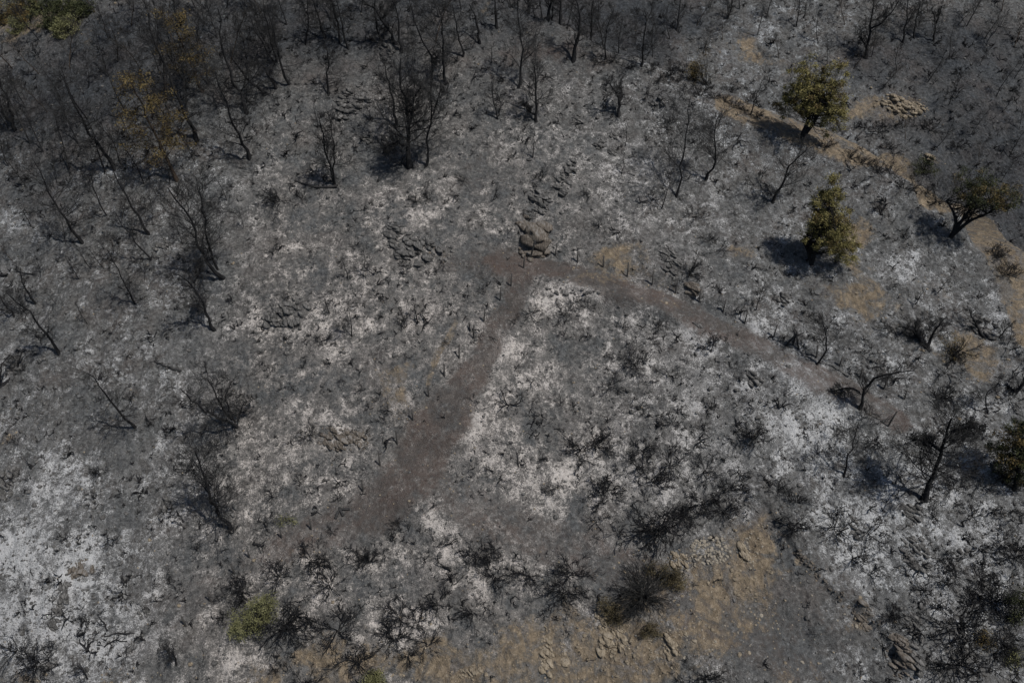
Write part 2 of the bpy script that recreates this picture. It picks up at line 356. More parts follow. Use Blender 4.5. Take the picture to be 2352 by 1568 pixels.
TAN = [(1000,1530,420,60,.2),(1450,1450,280,120,.2),(1670,1350,130,110,.2),(1300,1540,300,60,.2),(1400,602,60,20,.75),(1375,640,55,18,.75),(1470,625,60,13,.6,-14),(1530,692,40,14,.55,-14),(1690,573,50,22,.6),(1975,620,24,80,.95,5),(1955,545,35,35,.85),(1995,690,70,20,.95,-12),(1930,700,60,22,.75,-25),(2240,830,50,60,.7),(2190,800,60,30,.35),(2130,670,60,25,.35),(912,890,36,44,.9),(930,950,22,30,.5),(1015,575,45,18,.6,-25),
 (740,1530,130,45,.95),(620,1560,80,30,.6),(1000,1540,120,40,.55),(1110,1490,120,50,.5),(1250,1500,70,80,.7),(1400,1470,100,70,.6),(1540,1500,90,60,.65),(1640,1330,110,70,.75),(1560,1290,60,40,.6),(1720,1250,60,60,.7),(1760,1300,35,80,.75),(1680,1440,90,50,.55),(1980,1400,40,20,.5,-45),(1880,1310,50,16,.5,-40),(1820,1560,120,30,.35),(270,1600,120,60,.5),(20,1570,80,40,.5),(690,1300,40,22,.55),(860,1010,60,10,.3),
 (1745,140,60,26,.6,-15),(1700,105,50,20,.4),(2050,245,80,28,.75),(2130,368,40,14,.5),(1960,260,40,20,.4),(50,35,120,30,.7),(150,55,60,40,.5),(30,70,60,20,.6),(1133,15,10,30,.9),(2330,1260,40,40,.4),(15,1010,25,25,.5),(1830,140,80,20,.25),(130,1400,14,60,.2)]
BROWN = [(1240,115,150,55,.8),(1110,400,50,70,.55),(1130,600,90,50,.7),(1010,1000,50,120,.45),(1000,1130,150,60,.6),(1230,1210,180,50,.6),(1400,1280,90,60,.6),(850,1190,120,50,.45),(1750,390,50,60,.6),(1330,860,80,90,.35),(800,860,60,80,.4),(250,680,120,80,.45),(170,980,90,50,.3),(1560,1200,60,30,.4),(1640,460,60,60,.2),(1300,900,160,120,.25),(1850,1450,150,110,.7),(1550,830,30,60,.4),(880,960,60,80,.4),(780,1180,80,40,.3),(440,1420,100,50,.3),(100,1550,80,50,.5)]
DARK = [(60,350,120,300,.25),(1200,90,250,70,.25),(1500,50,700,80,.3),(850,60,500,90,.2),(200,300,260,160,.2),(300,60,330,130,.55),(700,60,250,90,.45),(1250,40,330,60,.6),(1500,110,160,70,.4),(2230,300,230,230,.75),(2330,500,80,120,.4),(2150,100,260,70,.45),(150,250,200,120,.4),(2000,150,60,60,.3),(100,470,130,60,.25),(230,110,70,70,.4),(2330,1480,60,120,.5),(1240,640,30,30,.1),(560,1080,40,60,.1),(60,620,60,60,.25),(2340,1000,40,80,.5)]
ashm = np.clip(.46+blobs([(q[0], q[1], q[2], q[3], q[4]*(.8 if q[4] > 0 else .6))+tuple(q[5:]) for q in ASH])+blobs([(1430, 900, 330, 200, .17), (2050, 1050, 350, 300, .10), (700, 850, 400, 350, .03)])-.07*sstep(62, 90, GY)-.05*sstep(-8, -30, GX)*sstep(38, 46, GY), 0, 1)
brownm = np.clip(blobs(BROWN)*.8, 0, 1); brownm = np.maximum(brownm, lines([(TRACK_R, 1.7, 1.0), (TRACK_L[:4], 1.4, .95), (TRACK_L[3:5], 1.7, .95), (TRACK_L[4:8], 2.5, .95), (TRACK_L[7:10], 1.6, .75), (TRACK_L[9:], 1.2, .45), (TRACK_B, 1.9, .65)]))
tanm = np.clip(blobs(TAN)*(1+2.2*fbm(GX/2.2, GY/2.2, 4, 83)), 0, 1); tanm = np.maximum(tanm, lines([(ROAD[1:], 2.3, 1.6)])); 
tanm = np.maximum(tanm, lines([([(1045, 740), (1010, 820), (985, 880)], .35, .55)]))
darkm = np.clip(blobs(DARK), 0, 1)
coolm = np.clip(sstep(-2, 30, GX)*.8+sstep(60, 95, GY)*.5+sstep(-22, -32, GX)*.7, 0, 1)  # bluish ash, with the cool vignette tint of top and sides painted in
gidx = np.arange(nx_*ny_).reshape(ny_, nx_)
Q = np.stack([gidx[:-1, :-1], gidx[:-1, 1:], gidx[1:, 1:], gidx[1:, :-1]], -1).reshape(-1, 4)
mb = MB(); mb.add(np.stack([GX, GY, gz], -1).reshape(-1, 3), Q); me = mb.mesh('ground', M['ground'], True)
for nm, chs in (('soil', (ashm, tanm, brownm)), ('tone', (darkm, coolm, darkm*0))):
    at = me.color_attributes.new(nm, 'FLOAT_COLOR', 'POINT')
    at.data.foreach_set('color', np.stack([*chs, np.ones(GX.shape)], -1).astype(np.float32).ravel())
tag(link('ground', me), kind='structure')
def maskat(arr, x, y):
    j = np.clip(np.searchsorted(yy, y), 1, ny_-2); i = np.clip(((x/halfw[j]+1)/2*(nx_-1)).astype(int), 0, nx_-1) if np.ndim(x) else int(np.clip((x/halfw[j]+1)/2*(nx_-1), 0, nx_-1))
    return arr[j, i]
def zg(x, y): return float(HM(np.array(x), np.array(y)))

# ---------------------------------------------------------------- burnt trees
def vplane(base, p):
    """a point seen at picture position p, standing upright over the base"""
    nh = np.array([base[0], base[1], 0]); nh = nh/np.linalg.norm(nh); d = ray(p)
    t = base[:2].dot(nh[:2])/(d[:2].dot(nh[:2])); return CAM+d*t
def burnt_tree(tile, stems, w, label, mat='char', twig=1.0, group='burnt trees standing on the slope', name='burnt_tree', seed=None, reach=1.0, foliage=None, back=0.0, style=None):
    rng = np.random.RandomState(seed if seed is not None else abs(hash(label)) % 9999 if False else sum(ord(ch)*(i+1) for i, ch in enumerate(label)) % 99991)
    c, r = tile; bp = T(c, r, *stems[0][0]); style = style or ('pine' if c < 2 and r < 2 and rng.rand() < .6 else 'oak'); b0, D = hit(bp)
    if back: b0 = b0+np.array([b0[0], b0[1], 0])/np.linalg.norm(b0[:2])*back
    b0[2] = zg(b0[0], b0[1])
    root = bpy.data.objects.new(name, None); C.objects.link(root); root.location = b0; tag(root, label, 'tree', group)
    mt = MB(); mbr = MB(); PP = []; RR = []; hs = []
    for si, st in enumerate(stems):
        P3 = [vplane(b0, T(c, r, *q))-b0 for q in st]
        P3 = np.array(P3)
        if si == 0: P3 = P3-P3[0]
        dep = np.array([b0[0], b0[1], 0])/np.linalg.norm(b0[:2]); hgt = np.maximum(P3[:, 2], 0)
        P3 = P3+dep[None]*((rng.rand()-.5)*.35*hgt*(1 if si else .5))[:, None]
        if si == 0: P3[0, 2] -= .25
        P = resample(P3, 10); L = np.linalg.norm(np.diff(P, axis=0), axis=1).sum()
        P[1:-1] += rng.randn(8, 3)*.012*L
        wm = w*(1 if si == 0 else .7)/3*D/FPX*.5
        R = wm*np.linspace(1, .28, 10)**1.0; R[0] *= 1.5 if si == 0 else 1
        if si == 0: R[1] *= 1.12
        PP.append(P); RR.append(np.maximum(R, .022)); hs.append(L)
    P = np.array(PP); R = np.array(RR); L = np.array(hs)
    tubes(mt, P, R, 7)
    hh = L.max(); nl = int(max(7, min(28, hh*2.8)))
    if style == 'pine': P1, R1, L1 = grow(rng, P, R, nl, L*.33*reach, 1.35, 5, .10, .10, .18, 1, .36, .013, .5)
    else: P1, R1, L1 = grow(rng, P, R, int(nl*1.25), L*.36*reach, 1.15, 6, .28, .16, .22, 1, .36, .014, .5)
    tubes(mt, P1, R1, 4)
    P2, R2, L2 = grow(rng, P1, R1, max(3, int(7*twig)), L1*.55, .8, 4, .15, .16, .15, 1, .6, .012, .4)
    P3, R3, L3 = grow(rng, P2, R2, max(3, int(5*twig)), L2*.6, .75, 3, .1, .15, .15, 1, .6, .011, .4)
    tubes(mbr, P2, R2, 3); tubes(mbr, P3, R3, 3)
    m_ = M[mat]
    link('trunk', mt.mesh('trunk', m_, True), root); link('branches', mbr.mesh('branches', M['char2'] if mat == 'char' else m_), root)
    if foliage:
        fm, amt, lo = foliage; ends = P1[rng.rand(len(P1)) < amt][:, 2:].reshape(-1, 3)
        ml = MB(); leaves(ml, rng, ends, 60, .34, .07); link('foliage', ml.mesh('foliage', M[fm]), root)
    return root
def leaves(mb, rng, cen, per, spread, size, flat=.7, thin=.35):
    n = len(cen)*per
    if n == 0: return
    p = np.repeat(cen, per, 0)+rng.randn(n, 3)*spread*np.array([1, 1, flat])
    a = nrm(rng.randn(n, 3)); b = nrm(np.cross(a, rng.randn(n, 3))); s = size*(.5+rng.rand(n))[:, None]
    v = np.stack([p-a*s-b*s*thin, p+a*s-b*s*thin, p+a*s*.6+b*s*thin*1.3, p-a*s*.6+b*s*thin*1.3], 1).reshape(-1, 3)
    mb.add(v, np.arange(n*4).reshape(-1, 4))

TREES = [
 # tile, stems, trunk width (crop px), label, options
 ((0,0), [[(110,900),(75,840),(80,770),(50,690),(10,600),(-20,500)],[(75,840),(20,790),(0,700),(-30,600)]], 24, 'burnt tree forking low at the far left edge, high on the slope', {}),
 ((0,0), [[(790,1150),(770,1110),(700,1020),(620,920),(590,830),(530,740),(480,640),(420,500)]], 24, 'tall slim burnt tree leaning left, left of the scorched olive-leaved tree', dict(style='pine')),
 ((0,0), [[(1350,960),(1320,870),(1270,770),(1210,640),(1180,520),(1120,390),(1060,260),(1020,70)]], 26, 'tall curved burnt tree right of the scorched tree with olive leaves', dict(style='pine')),
 ((0,0), [[(1220,1240),(1150,1130),(1100,1000),(1060,900),(1010,800),(960,700),(900,560)]], 24, 'scorched tree still carrying olive brown leaves, upper left slope', dict(mat='brown', foliage=('dry', 1.0, 0), twig=1.0)),
 ((0,0), [[(1720,1090),(1690,980),(1620,900),(1590,820),(1570,740),(1520,620),(1480,480)]], 22, 'burnt tree with fallen black limbs at its foot, upper left slope', {}),
 ((0,0), [[(1400,640),(1350,540),(1310,450),(1240,270),(1180,120)]], 24, 'scorched tree with yellow brown leaves near the top left', dict(mat='brown', foliage=('dry', 1.0, 0), twig=1.0)),
 ((0,0), [[(1700,775),(1650,660),(1600,560),(1550,430),(1530,300),(1500,60)]], 24, 'tall burnt tree with a straight dark trunk, top left woodland', dict(style='pine')),
 ((1,0), [[(75,640),(0,590),(-60,550),(-140,430),(-200,340)]], 22, 'burnt tree leaning far to the left behind the top left slope', {}),
 ((0,0), [[(570,1668),(480,1560),(400,1450),(350,1360),(330,1290),(290,1220),(230,1100)]], 20, 'burnt tree above the white ash patch by the left edge', {}),
 ((0,0), [[(1030,1608),(960,1520),(900,1400),(830,1280),(780,1180)]], 20, 'slim burnt tree leaning left, just left of the forked trees', dict(style='pine')),
 ((0,1), [[(1050,220),(970,140),(900,50),(800,-90)]], 14, 'thin burnt tree beside a low rock, left of the twin-stemmed tree', dict(twig=.7)),
 ((0,1), [[(1540,330),(1420,220),(1370,120),(1330,0),(1250,-170),(1150,-300)],[(1500,290),(1460,200),(1430,80),(1400,-60),(1375,-150),(1380,-260),(1350,-350)]], 26, 'large twin-stemmed burnt tree on the left of the slope', dict(reach=.8)),
 ((0,0), [[(740,1480),(680,1390),(640,1280),(610,1160)]], 10, 'thin burnt sapling tree below the tall slim leaning tree', dict(twig=.7)),
 ((0,0), [[(760,940),(650,830),(610,750)]], 8, 'thin bare pole of a burnt tree left of the tall slim tree', dict(twig=.6)),
 ((0,0), [[(1190,940),(1150,860),(1110,760),(1070,650)]], 10, 'slim burnt tree under the scorched olive crown', dict(twig=.7)),
 ((1,0), [[(140,600),(80,500),(40,450),(0,400),(-60,280)]], 18, 'burnt tree with a black trunk bowed to the left, upper left centre', {}),
 ((1,0), [[(235,580),(200,520),(165,400),(140,280),(110,180),(80,40)]], 18, 'burnt tree curving up beside the bowed trunk, upper left centre', {}),
 ((1,0), [[(130,430),(80,360),(40,300),(-10,200),(-50,90)]], 14, 'slanting burnt tree in the top left group', {}),
 ((1,0), [[(150,430),(110,320),(90,240),(70,150),(50,0)]], 14, 'upright burnt tree in the top left group', {}),
 ((1,0), [[(480,260),(440,150),(410,60),(390,-60)]], 20, 'burnt tree by the dark pile of branches at the top edge', {}),
 ((1,0), [[(580,290),(570,200),(545,120),(520,-40)]], 20, 'straight-trunked burnt tree, left one of a pair at the top edge', {}),
 ((1,0), [[(640,330),(600,220),(585,130),(560,40),(545,-60)]], 16, 'bent burnt tree, right one of a pair at the top edge', {}),
 ((1,0), [[(495,645),(485,520),(490,400),(500,350),(450,270)]], 18, 'short burnt tree with a crooked top standing alone above the centre left', {}),
 ((1,0), [[(970,300),(930,220),(870,140),(820,70),(700,-20)],[(870,140),(885,110),(945,70),(960,20)]], 24, 'burnt tree with a strongly twisted trunk at the top', dict(reach=.7)),
 ((1,0), [[(1000,360),(980,270),(1000,190),(960,60),(930,-40)]], 20, 'burnt tree crossing in front of the twisted trunk at the top', {}),
 ((1,0), [[(860,300),(830,170),(810,80),(840,-30)]], 18, 'burnt tree behind and left of the twisted trunk', {}),
 ((1,0), [[(1210,540),(1215,460),(1220,400),(1160,290),(1100,200),(1075,60)],[(1215,460),(1245,420),(1235,370)]], 18, 'crooked burnt tree leaning left above the big central tree', {}),
 ((1,0), [[(1310,570),(1300,430),(1280,300),(1290,160),(1250,30)]], 20, 'tall straight burnt tree above and right of the big central tree', {}),
 ((1,0), [[(1420,385),(1425,330),(1390,240),(1370,120),(1350,20)]], 16, 'burnt tree with a bent foot near the bare ridge top', {}),
 ((1,0), [[(1540,290),(1530,180),(1510,110),(1470,20)]], 22, 'burnt tree with pale upper branches on the bare ridge top', {}),
 ((1,0), [[(1660,200),(1650,100),(1640,-20)]], 22, 'burnt tree beside the strip of tan track at the top edge', {}),
 ((1,0), [[(545,1280),(520,1160),(480,1060),(455,980),(465,900),(430,790)],[(545,1270),(540,1160),(540,1000),(515,860),(480,740)]], 18, 'burnt tree with two parallel stems and a log at its foot', dict(reach=.7)),
 ((1,0), [[(1060,1150),(1045,980),(1040,800),(1020,680),(1000,540),(1000,420)],[(1045,860),(1080,760),(1085,650),(1135,550)],[(1050,1000),(960,960),(900,1000),(870,1060)]], 34, 'biggest burnt tree, thick black trunk and wide spread of limbs in the upper centre', dict(reach=1.2, twig=1.1)),
 ((1,0), [[(960,870),(950,780),(940,650),(900,500),(860,400)]], 20, 'burnt tree directly behind the biggest central tree on its left', {}),
 ((1,0), [[(1165,1145),(1185,1000),(1190,880),(1220,780),(1200,650),(1210,560)],[(1220,780),(1260,650),(1270,560)]], 18, 'burnt tree with level side branches right of the biggest tree', dict(style='pine', reach=1.4)),
 ((1,0), [[(1670,815),(1650,750),(1630,650),(1622,560)],[(1672,800),(1685,720),(1665,640)]], 12, 'small twin-stemmed burnt tree on the grey gully', dict(twig=.8)),
 ((2,0), [[(40,600),(60,500),(70,350),(60,230),(50,100),(30,-20)]], 18, 'tall thin burnt tree right of the bare ridge top', {}),
 ((2,0), [[(165,830),(170,700),(160,560),(155,460),(130,410)],[(170,800),(110,770),(80,700)]], 20, 'burnt tree with a second limb bowing left, upper centre', {}),
 ((2,0), [[(425,410),(440,300),(465,200),(470,80),(430,-20)]], 28, 'thick leaning burnt tree on the crest where the ridge drops', dict(reach=.8)),
 ((2,0), [[(735,800),(740,690),(710,620),(670,570)],[(742,700),(765,640),(735,600),(765,540)]], 26, 'short forked burnt tree with ash-grey upper limbs', dict(mat='char2', reach=1.2)),
 ((2,0), [[(240,285),(260,180),(270,70),(255,-30)]], 24, 'burnt tree behind the crest, left one of a pair', dict(back=3, reach=.8)),
 ((2,0), [[(325,290),(330,180),(330,100),(345,-20)]], 20, 'burnt tree behind the crest, right one of a pair', dict(back=3, reach=.8)),
 ((2,0), [[(540,300),(550,200),(545,80),(560,-20)]], 18, 'burnt tree just behind the thick leaning tree on the crest', dict(back=3, reach=.8)),
 ((2,0), [[(110,180),(115,100),(110,-30)]], 22, 'dark burnt tree at the top edge behind the bare ridge top', dict(back=4)),
 ((2,0), [[(890,450),(900,340),(915,220),(925,80)]], 16, 'burnt tree with level branches on the crest right of the centre', dict(style='pine', reach=1.3)),
 ((2,0), [[(640,420),(640,330),(650,200),(700,70)]], 12, 'thin burnt tree on the crest, between two thicker ones', {}),
 ((2,0), [[(1135,215),(1150,130),(1155,40),(1160,-40)]], 16, 'burnt tree at the top edge on the slope across the track', {}),
 ((2,0), [[(1485,130),(1505,70),(1525,-10)],[(1487,120),(1488,-10)]], 14, 'small V-shaped burnt tree at the top edge across the track', {}),
 ((2,0), [[(1130,1350),(1165,1230),(1175,1080),(1185,920),(1215,780),(1225,700)]], 15, 'slender burnt tree with fine branches and a slanting shadow, right of centre', dict(style='pine', reach=1.2)),
 ((2,0), [[(1030,1430),(1080,1290),(1095,1180)]], 8, 'small leaning burnt tree at the foot of the slender one', dict(twig=.8)),
 ((2,0), [[(1335,1245),(1370,1170),(1410,1130),(1400,1000),(1405,910),(1420,800)]], 18, 'burnt tree with a kinked foot and rounded crown right of the slender tree', dict(reach=1.1)),
 ((2,0), [[(1640,790),(1690,650),(1720,560)]], 10, 'small burnt tree on the verge of the tan road', {}),
 ((3,0), [[(680,400),(690,290),(710,180),(720,80),(730,-30)],[(710,190),(790,150),(860,60),(900,0)],[(682,340),(640,260),(640,210)]], 20, 'many-limbed burnt tree across the road at the top right', {}),
 ((3,0), [[(930,290),(940,200),(960,100),(965,-10)]], 14, 'burnt tree, leftmost of the three behind the many-limbed one', {}),
 ((3,0), [[(1010,262),(1015,150),(1050,10)]], 14, 'burnt tree, middle one of the three at the top right', {}),
 ((3,0), [[(1140,285),(1155,180),(1130,50)],[(1160,160),(1205,30)]], 15, 'forked burnt tree, rightmost of the three at the top right', {}),
 ((3,0), [[(1500,300),(1550,230),(1600,170),(1640,100)]], 10, 'half fallen dead tree with grey branches near the top right corner', dict(mat='grey', reach=1.3)),
 ((3,0), [[(30,1395),(70,1320),(120,1230),(130,1170),(190,1090),(260,1040)]], 20, 'burnt tree bending right, left of the two green pines', dict(reach=1.1)),
 ((0,1), [[(410,870),(350,790),(290,700),(210,590),(140,520),(50,460)]], 20, 'long burnt tree leaning left in the middle of the left edge', dict(reach=.7, style='pine')),
 ((0,1), [[(100,615),(50,550),(0,480),(-60,400)]], 14, 'burnt tree cut by the left edge above the long leaning one', {}),
 ((0,1), [[(250,530),(190,440),(150,370),(150,290)]], 16, 'crooked burnt tree near the left edge beside a fallen limb', {}),
 ((0,1), [[(600,660),(560,600),(520,520)]], 6, 'very thin burnt tree on the brown soil of the left slope', dict(twig=.6)),
 ((0,1), [[(930,515),(880,420),(810,290),(780,220),(730,130)]], 12, 'thin straight burnt tree leaning left on the left slope', dict(style='pine', reach=.9)),
 ((0,1), [[(715,270),(660,220),(600,140)]], 6, 'thin burnt pole, right one of three on the left slope', dict(twig=.6)),
 ((0,1), [[(625,275),(570,205),(540,150)]], 7, 'thin burnt pole, middle one of three on the left slope', dict(twig=.6)),
 ((0,1), [[(550,355),(490,270),(450,195)]], 8, 'thin burnt pole, left one of three on the left slope', dict(twig=.6)),
 ((0,1), [[(1480,700),(1430,640),(1410,540),(1340,400),(1260,320),(1180,290)],[(1340,395),(1390,300),(1375,230)]], 22, 'contorted burnt tree with a swollen black foot, left of centre', dict(reach=.8)),
 ((0,1), [[(10,1100),(60,1060),(130,1000),(130,930),(180,850)],[(0,1080),(10,950),(70,880)],[(20,1090),(160,1010),(150,930)]], 24, 'dark many-stemmed burnt tree cut by the left edge', dict(reach=.9)),
 ((0,1), [[(940,1380),(850,1300),(760,1190),(690,1110),(600,1000)]], 18, 'burnt tree leaning left with a double trunk, lower left slope', dict(reach=.7)),
 ((0,1), [[(1640,1370),(1540,1310),(1400,1250),(1320,1190),(1240,1090)],[(1620,1340),(1570,1240),(1540,1150),(1590,1030)],[(1640,1340),(1680,1210),(1770,1190)],[(1600,1330),(1490,1180),(1420,990)]], 20, 'wide many-stemmed burnt oak spreading low on the left slope', dict(reach=.9)),
 ((3,1), [[(330,935),(390,885),(405,800),(390,700),(350,600)]], 16, 'burnt tree with an elbow trunk beside the terrace track', dict(reach=1.0)),
 ((3,1), [[(1110,840),(1060,790),(1030,740),(1010,650)],[(1110,830),(980,700),(930,690)],[(1100,820),(1140,720),(1210,640)]], 34, 'low spreading burnt oak with a thick curled trunk at the right', dict(reach=1.3, twig=1.3)),
 ((3,1), [[(630,1245),(660,1180),(635,1130),(700,1070),(830,1010),(1010,990)],[(635,1130),(560,1090),(430,1130)]], 26, 'burnt tree with an S-bent trunk reaching right over the ash', dict(reach=.8)),
 ((3,2), [[(1080,300),(1150,140),(1190,20),(1210,-60),(1270,-170),(1290,-300)],[(1200,-40),(1100,-110),(1000,-120)],[(1270,-180),(1390,-230),(1500,-200)]], 38, 'large burnt tree with a thick black leaning trunk at the right', dict(reach=1.1, twig=1.3)),
 ((3,2), [[(525,150),(545,50),(560,-40),(590,-140),(630,-240)]], 14, 'slim burnt tree left of the thick black leaning trunk', dict(reach=1.3, style='pine')),
 ((3,1), [[(1700,1130),(1750,1090),(1790,1000)],[(1700,1130),(1640,1080)]], 30, 'dark burnt tree cut by the right edge', {}),
 ((3,1), [[(1520,1290),(1490,1180),(1540,1100),(1600,1060)]], 12, 'thin burnt tree behind the large leaning tree near the right edge', {}),
 ((3,1), [[(1500,760),(1440,680),(1400,600),(1390,560)]], 20, 'burnt tree on the rocky ledge at the right', {}),
 ((3,1), [[(1590,760),(1640,700),(1700,640)]], 10, 'small burnt tree right of the rocky ledge', {}),
 ((0,2), [[(1590,505),(1490,390),(1470,300),(1410,170),(1370,90),(1340,-30)]], 26, 'burnt tree with a thick leaning stub and fan of twigs, lower left', dict(reach=.9, twig=1.2)),
 ((0,2), [[(1215,1445),(1200,1370),(1180,1290)]], 14, 'small black burnt tree by the bottom left', dict(reach=1.3)),
 ((0,2), [[(600,1540),(580,1490),(520,1460)]], 14, 'small burnt tree at the bottom edge left of the black one', {}),
 ((1,1), [[(830,325),(760,290),(745,230),(745,150)],[(825,310),(820,270)]], 8, 'slim burnt sapling with an L-bent stem above the centre', dict(twig=.6, name='burnt_sapling')),
 ((1,1), [[(660,745),(655,650),(645,585)]], 10, 'spiky burnt sapling with level twigs, left of centre', dict(style='pine', reach=1.8, name='burnt_sapling')),
 ((1,1), [[(1115,645),(1090,560),(1100,480)]], 9, 'burnt sapling, right one of a pair left of the track', dict(twig=.8, name='burnt_sapling')),
 ((1,1), [[(1020,685),(1010,600),(1000,550)]], 8, 'burnt sapling, left one of a pair left of the track', dict(twig=.8, name='burnt_sapling')),
 ((1,1), [[(510,585),(470,490),(450,450)]], 7, 'thin burnt sapling beside the low rock ledge', dict(twig=.6, name='burnt_sapling')),
 ((1,1), [[(635,350),(610,260),(590,220)]], 7, 'thin burnt sapling above the spiky one', dict(twig=.6, name='burnt_sapling')),
 ((2,0), [[(140,1090),(150,1000),(156,870)]], 8, 'single straight burnt sapling on the pale slope, upper centre', dict(twig=.5, name='burnt_sapling')),
 ((2,0), [[(780,1000),(790,940),(790,870)]], 6, 'single burnt sapling right of the dark rock clefts', dict(twig=.5, name='burnt_sapling')),
 ((2,0), [[(750,1190),(775,1130),(770,1060)]], 7, 'wavy burnt sapling below the dark rock clefts', dict(twig=.5, name='burnt_sapling')),
 ((1,0), [[(1625,440),(1622,380),(1625,320)]], 6, 'lone burnt sapling on the bare ridge top', dict(twig=.4, name='burnt_sapling')),
 ((2,1), [[(760,690),(775,640),(780,600)]], 6, 'burnt sapling on the ash below the terrace track', dict(twig=.7, name='burnt_sapling')),
 ((2,1), [[(1370,860),(1390,800),(1380,740)]], 9, 'burnt sapling below the middle of the terrace track', dict(twig=1, name='burnt_sapling', reach=1.3)),
 ((2,1), [[(1215,330),(1260,240),(1290,190)]], 9, 'burnt sapling above the boulder by the terrace fence', dict(twig=1, name='burnt_sapling', reach=1.3)),
 ((2,1), [[(1680,560),(1720,440),(1750,370)]], 7, 'thin burnt sapling above the right fence posts', dict(twig=.6, name='burnt_sapling')),
 ((3,1), [[(1165,455),(1215,390),(1240,360)]], 7, 'thin burnt sapling on the grey slope right of the tan scree', dict(twig=.6, name='burnt_sapling')),
 ((3,1), [[(1015,525),(1060,450),(1080,430)]], 8, 'thin burnt sapling at the end of the tan scree', dict(twig=.6, name='burnt_sapling')),
]
for tile, stems, w, label, opt in TREES:
    o = dict(opt); 
    if o.get('name') == 'burnt_sapling': o['group'] = 'thin burnt saplings'
    burnt_tree(tile, stems, w, label, **o)

# a few more of the thin wood that stands along the top of the picture (shared meshes, copied)
def proto_tree(seed, h, style='oak', mat='char', thick=.11):
    rng = np.random.RandomState(seed); pts = [np.array([0, 0, -.3])]; d = np.array([rng.randn()*.12, rng.randn()*.12, 1.])
    for k in range(9):
        d = nrm(d+rng.randn(3)*.10*np.array([1, 1, .2])); pts.append(pts[-1]+d*h/9)
    P = np.array([pts]); R = thick*np.linspace(1, .25, 10)[None]; mt = MB(); mw = MB(); tubes(mt, P, R, 6)
    if style == 'pine': P1, R1, L1 = grow(rng, P, R, 20, np.array([h*.26]), 1.3, 5, .1, .1, .25, 1, .35, .014)
    else: P1, R1, L1 = grow(rng, P, R, 18, np.array([h*.36]), 1.1, 5, .25, .17, .25, 1, .38, .014)
    tubes(mt, P1, R1, 4)
    P2, R2, L2 = grow(rng, P1, R1, 7, L1*.55, .8, 4, .15, .16, .15, 1, .6, .012); P3, R3, L3 = grow(rng, P2, R2, 5, L2*.55, .75, 3, .1, .15, .15, 1, .6, .011)
    tubes(mw, P2, R2, 3); tubes(mw, P3, R3, 3)
    return mt.mesh('trunk', M[mat], True), mw.mesh('branches', M['char2'])
PT = [proto_tree(s, h, st, mt_, th) for s, h, st, mt_, th in ((1, 8, 'pine', 'char', .10), (2, 7, 'oak', 'char', .10), (3, 9, 'oak', 'char2', .12), (4, 6.5, 'pine', 'char2', .08), (5, 7.5, 'oak', 'brown', .09))]
rs = random.Random(5)
def far_tree(px, py, label, group, sc_=1.0, back=0, k=None):
    b, D = hit((px, py))
    if back: b = b+np.array([b[0], b[1], 0])/np.linalg.norm(b[:2])*back
    b[2] = zg(b[0], b[1])
    tr, br = PT[rs.randrange(len(PT)) if k is None else k]
    e = bpy.data.objects.new('burnt_tree', None); C.objects.link(e); e.location = b; e.rotation_euler = (0, 0, rs.uniform(0, 6.28)); s = sc_*rs.uniform(.8, 1.15); e.scale = (s, s, s)
    tag(e, label, 'tree', group); link('trunk', tr, e); link('branches', br, e)
for px, py in [(40,60),(300,60),(355,120),(410,70),(455,150),(250,170),(500,90),(560,40),(90,170),(140,230),(60,250),(200,270),(330,190),(180,330),(300,320),(100,350),(430,260),(20,380),(240,400),(390,330),(130,420),(330,420),(60,430),(480,200),(520,250),(620,110),(250,90),(160,160),(30,160),(380,230)]:
    far_tree(px, py, 'slim burnt tree in the dense dark wood of the top left slope', 'burnt trees of the dense top left wood', .8)
for px, py in [(70,520),(180,480),(280,500),(350,520),(90,640),(180,620),(30,600),(330,640),(420,560),(520,460),(560,520),(260,580),(130,700),(60,720),(390,420),(450,380),(300,680),(150,560)]:
    far_tree(px, py, 'small thin burnt tree scattered over the upper left slope', 'thin burnt trees of the upper left slope', .42)
for px, py in [(90,90),(270,140),(350,60),(370,170),(400,110),(430,200),(470,60),(290,260),(350,270),(200,200),(110,260),(70,330),(160,400),(280,380),(20,300),(530,150),(570,170),(600,70),(640,130),(220,30),(340,20),(450,20),(520,20),(580,10)]:
    far_tree(px, py, 'slim burnt tree in the dense dark wood of the top left slope', 'burnt trees of the dense top left wood', .75)
for px, py in [(2000,130),(2060,160),(2130,190),(2200,60),(2250,150),(2180,240),(2290,220),(2340,300),(2250,380),(1620,130),(1660,90),(1740,80),(1790,130),(1850,50),(1900,150),(1960,160),(2300,420),(2200,460),(2080,320),(2150,340),(2230,310),(2300,260),(2180,140),(2260,90),(2330,180),(2030,200),(2110,60),(2320,360)]:
    far_tree(px, py, 'thin burnt tree on the dark slope across the road', 'burnt trees across the road', .5)
for px, py in [(660,60),(700,100),(760,50),(830,30),(950,60),(1010,40),(1060,20),(730,20),(900,20),(600,30),(1000,100),(880,90)]:
    far_tree(px, py, 'burnt tree among the thick row along the top edge, left of the ridge top', 'burnt trees along the top edge', .85)
for px, py, b_ in [(1190,60,5),(1215,75,4),(1245,85,4),(1265,92,3),(1300,100,4),(1335,120,4),(1350,125,7),(1390,135,5),(1170,40,6),(1420,150,5),(1290,60,8),(1340,70,8),(1230,50,9),(1410,90,6),(1380,60,8),(1320,40,10)]:
    far_tree(px, py, 'burnt tree in the dark wood behind the ridge crest', 'burnt trees behind the crest', .85, b_)
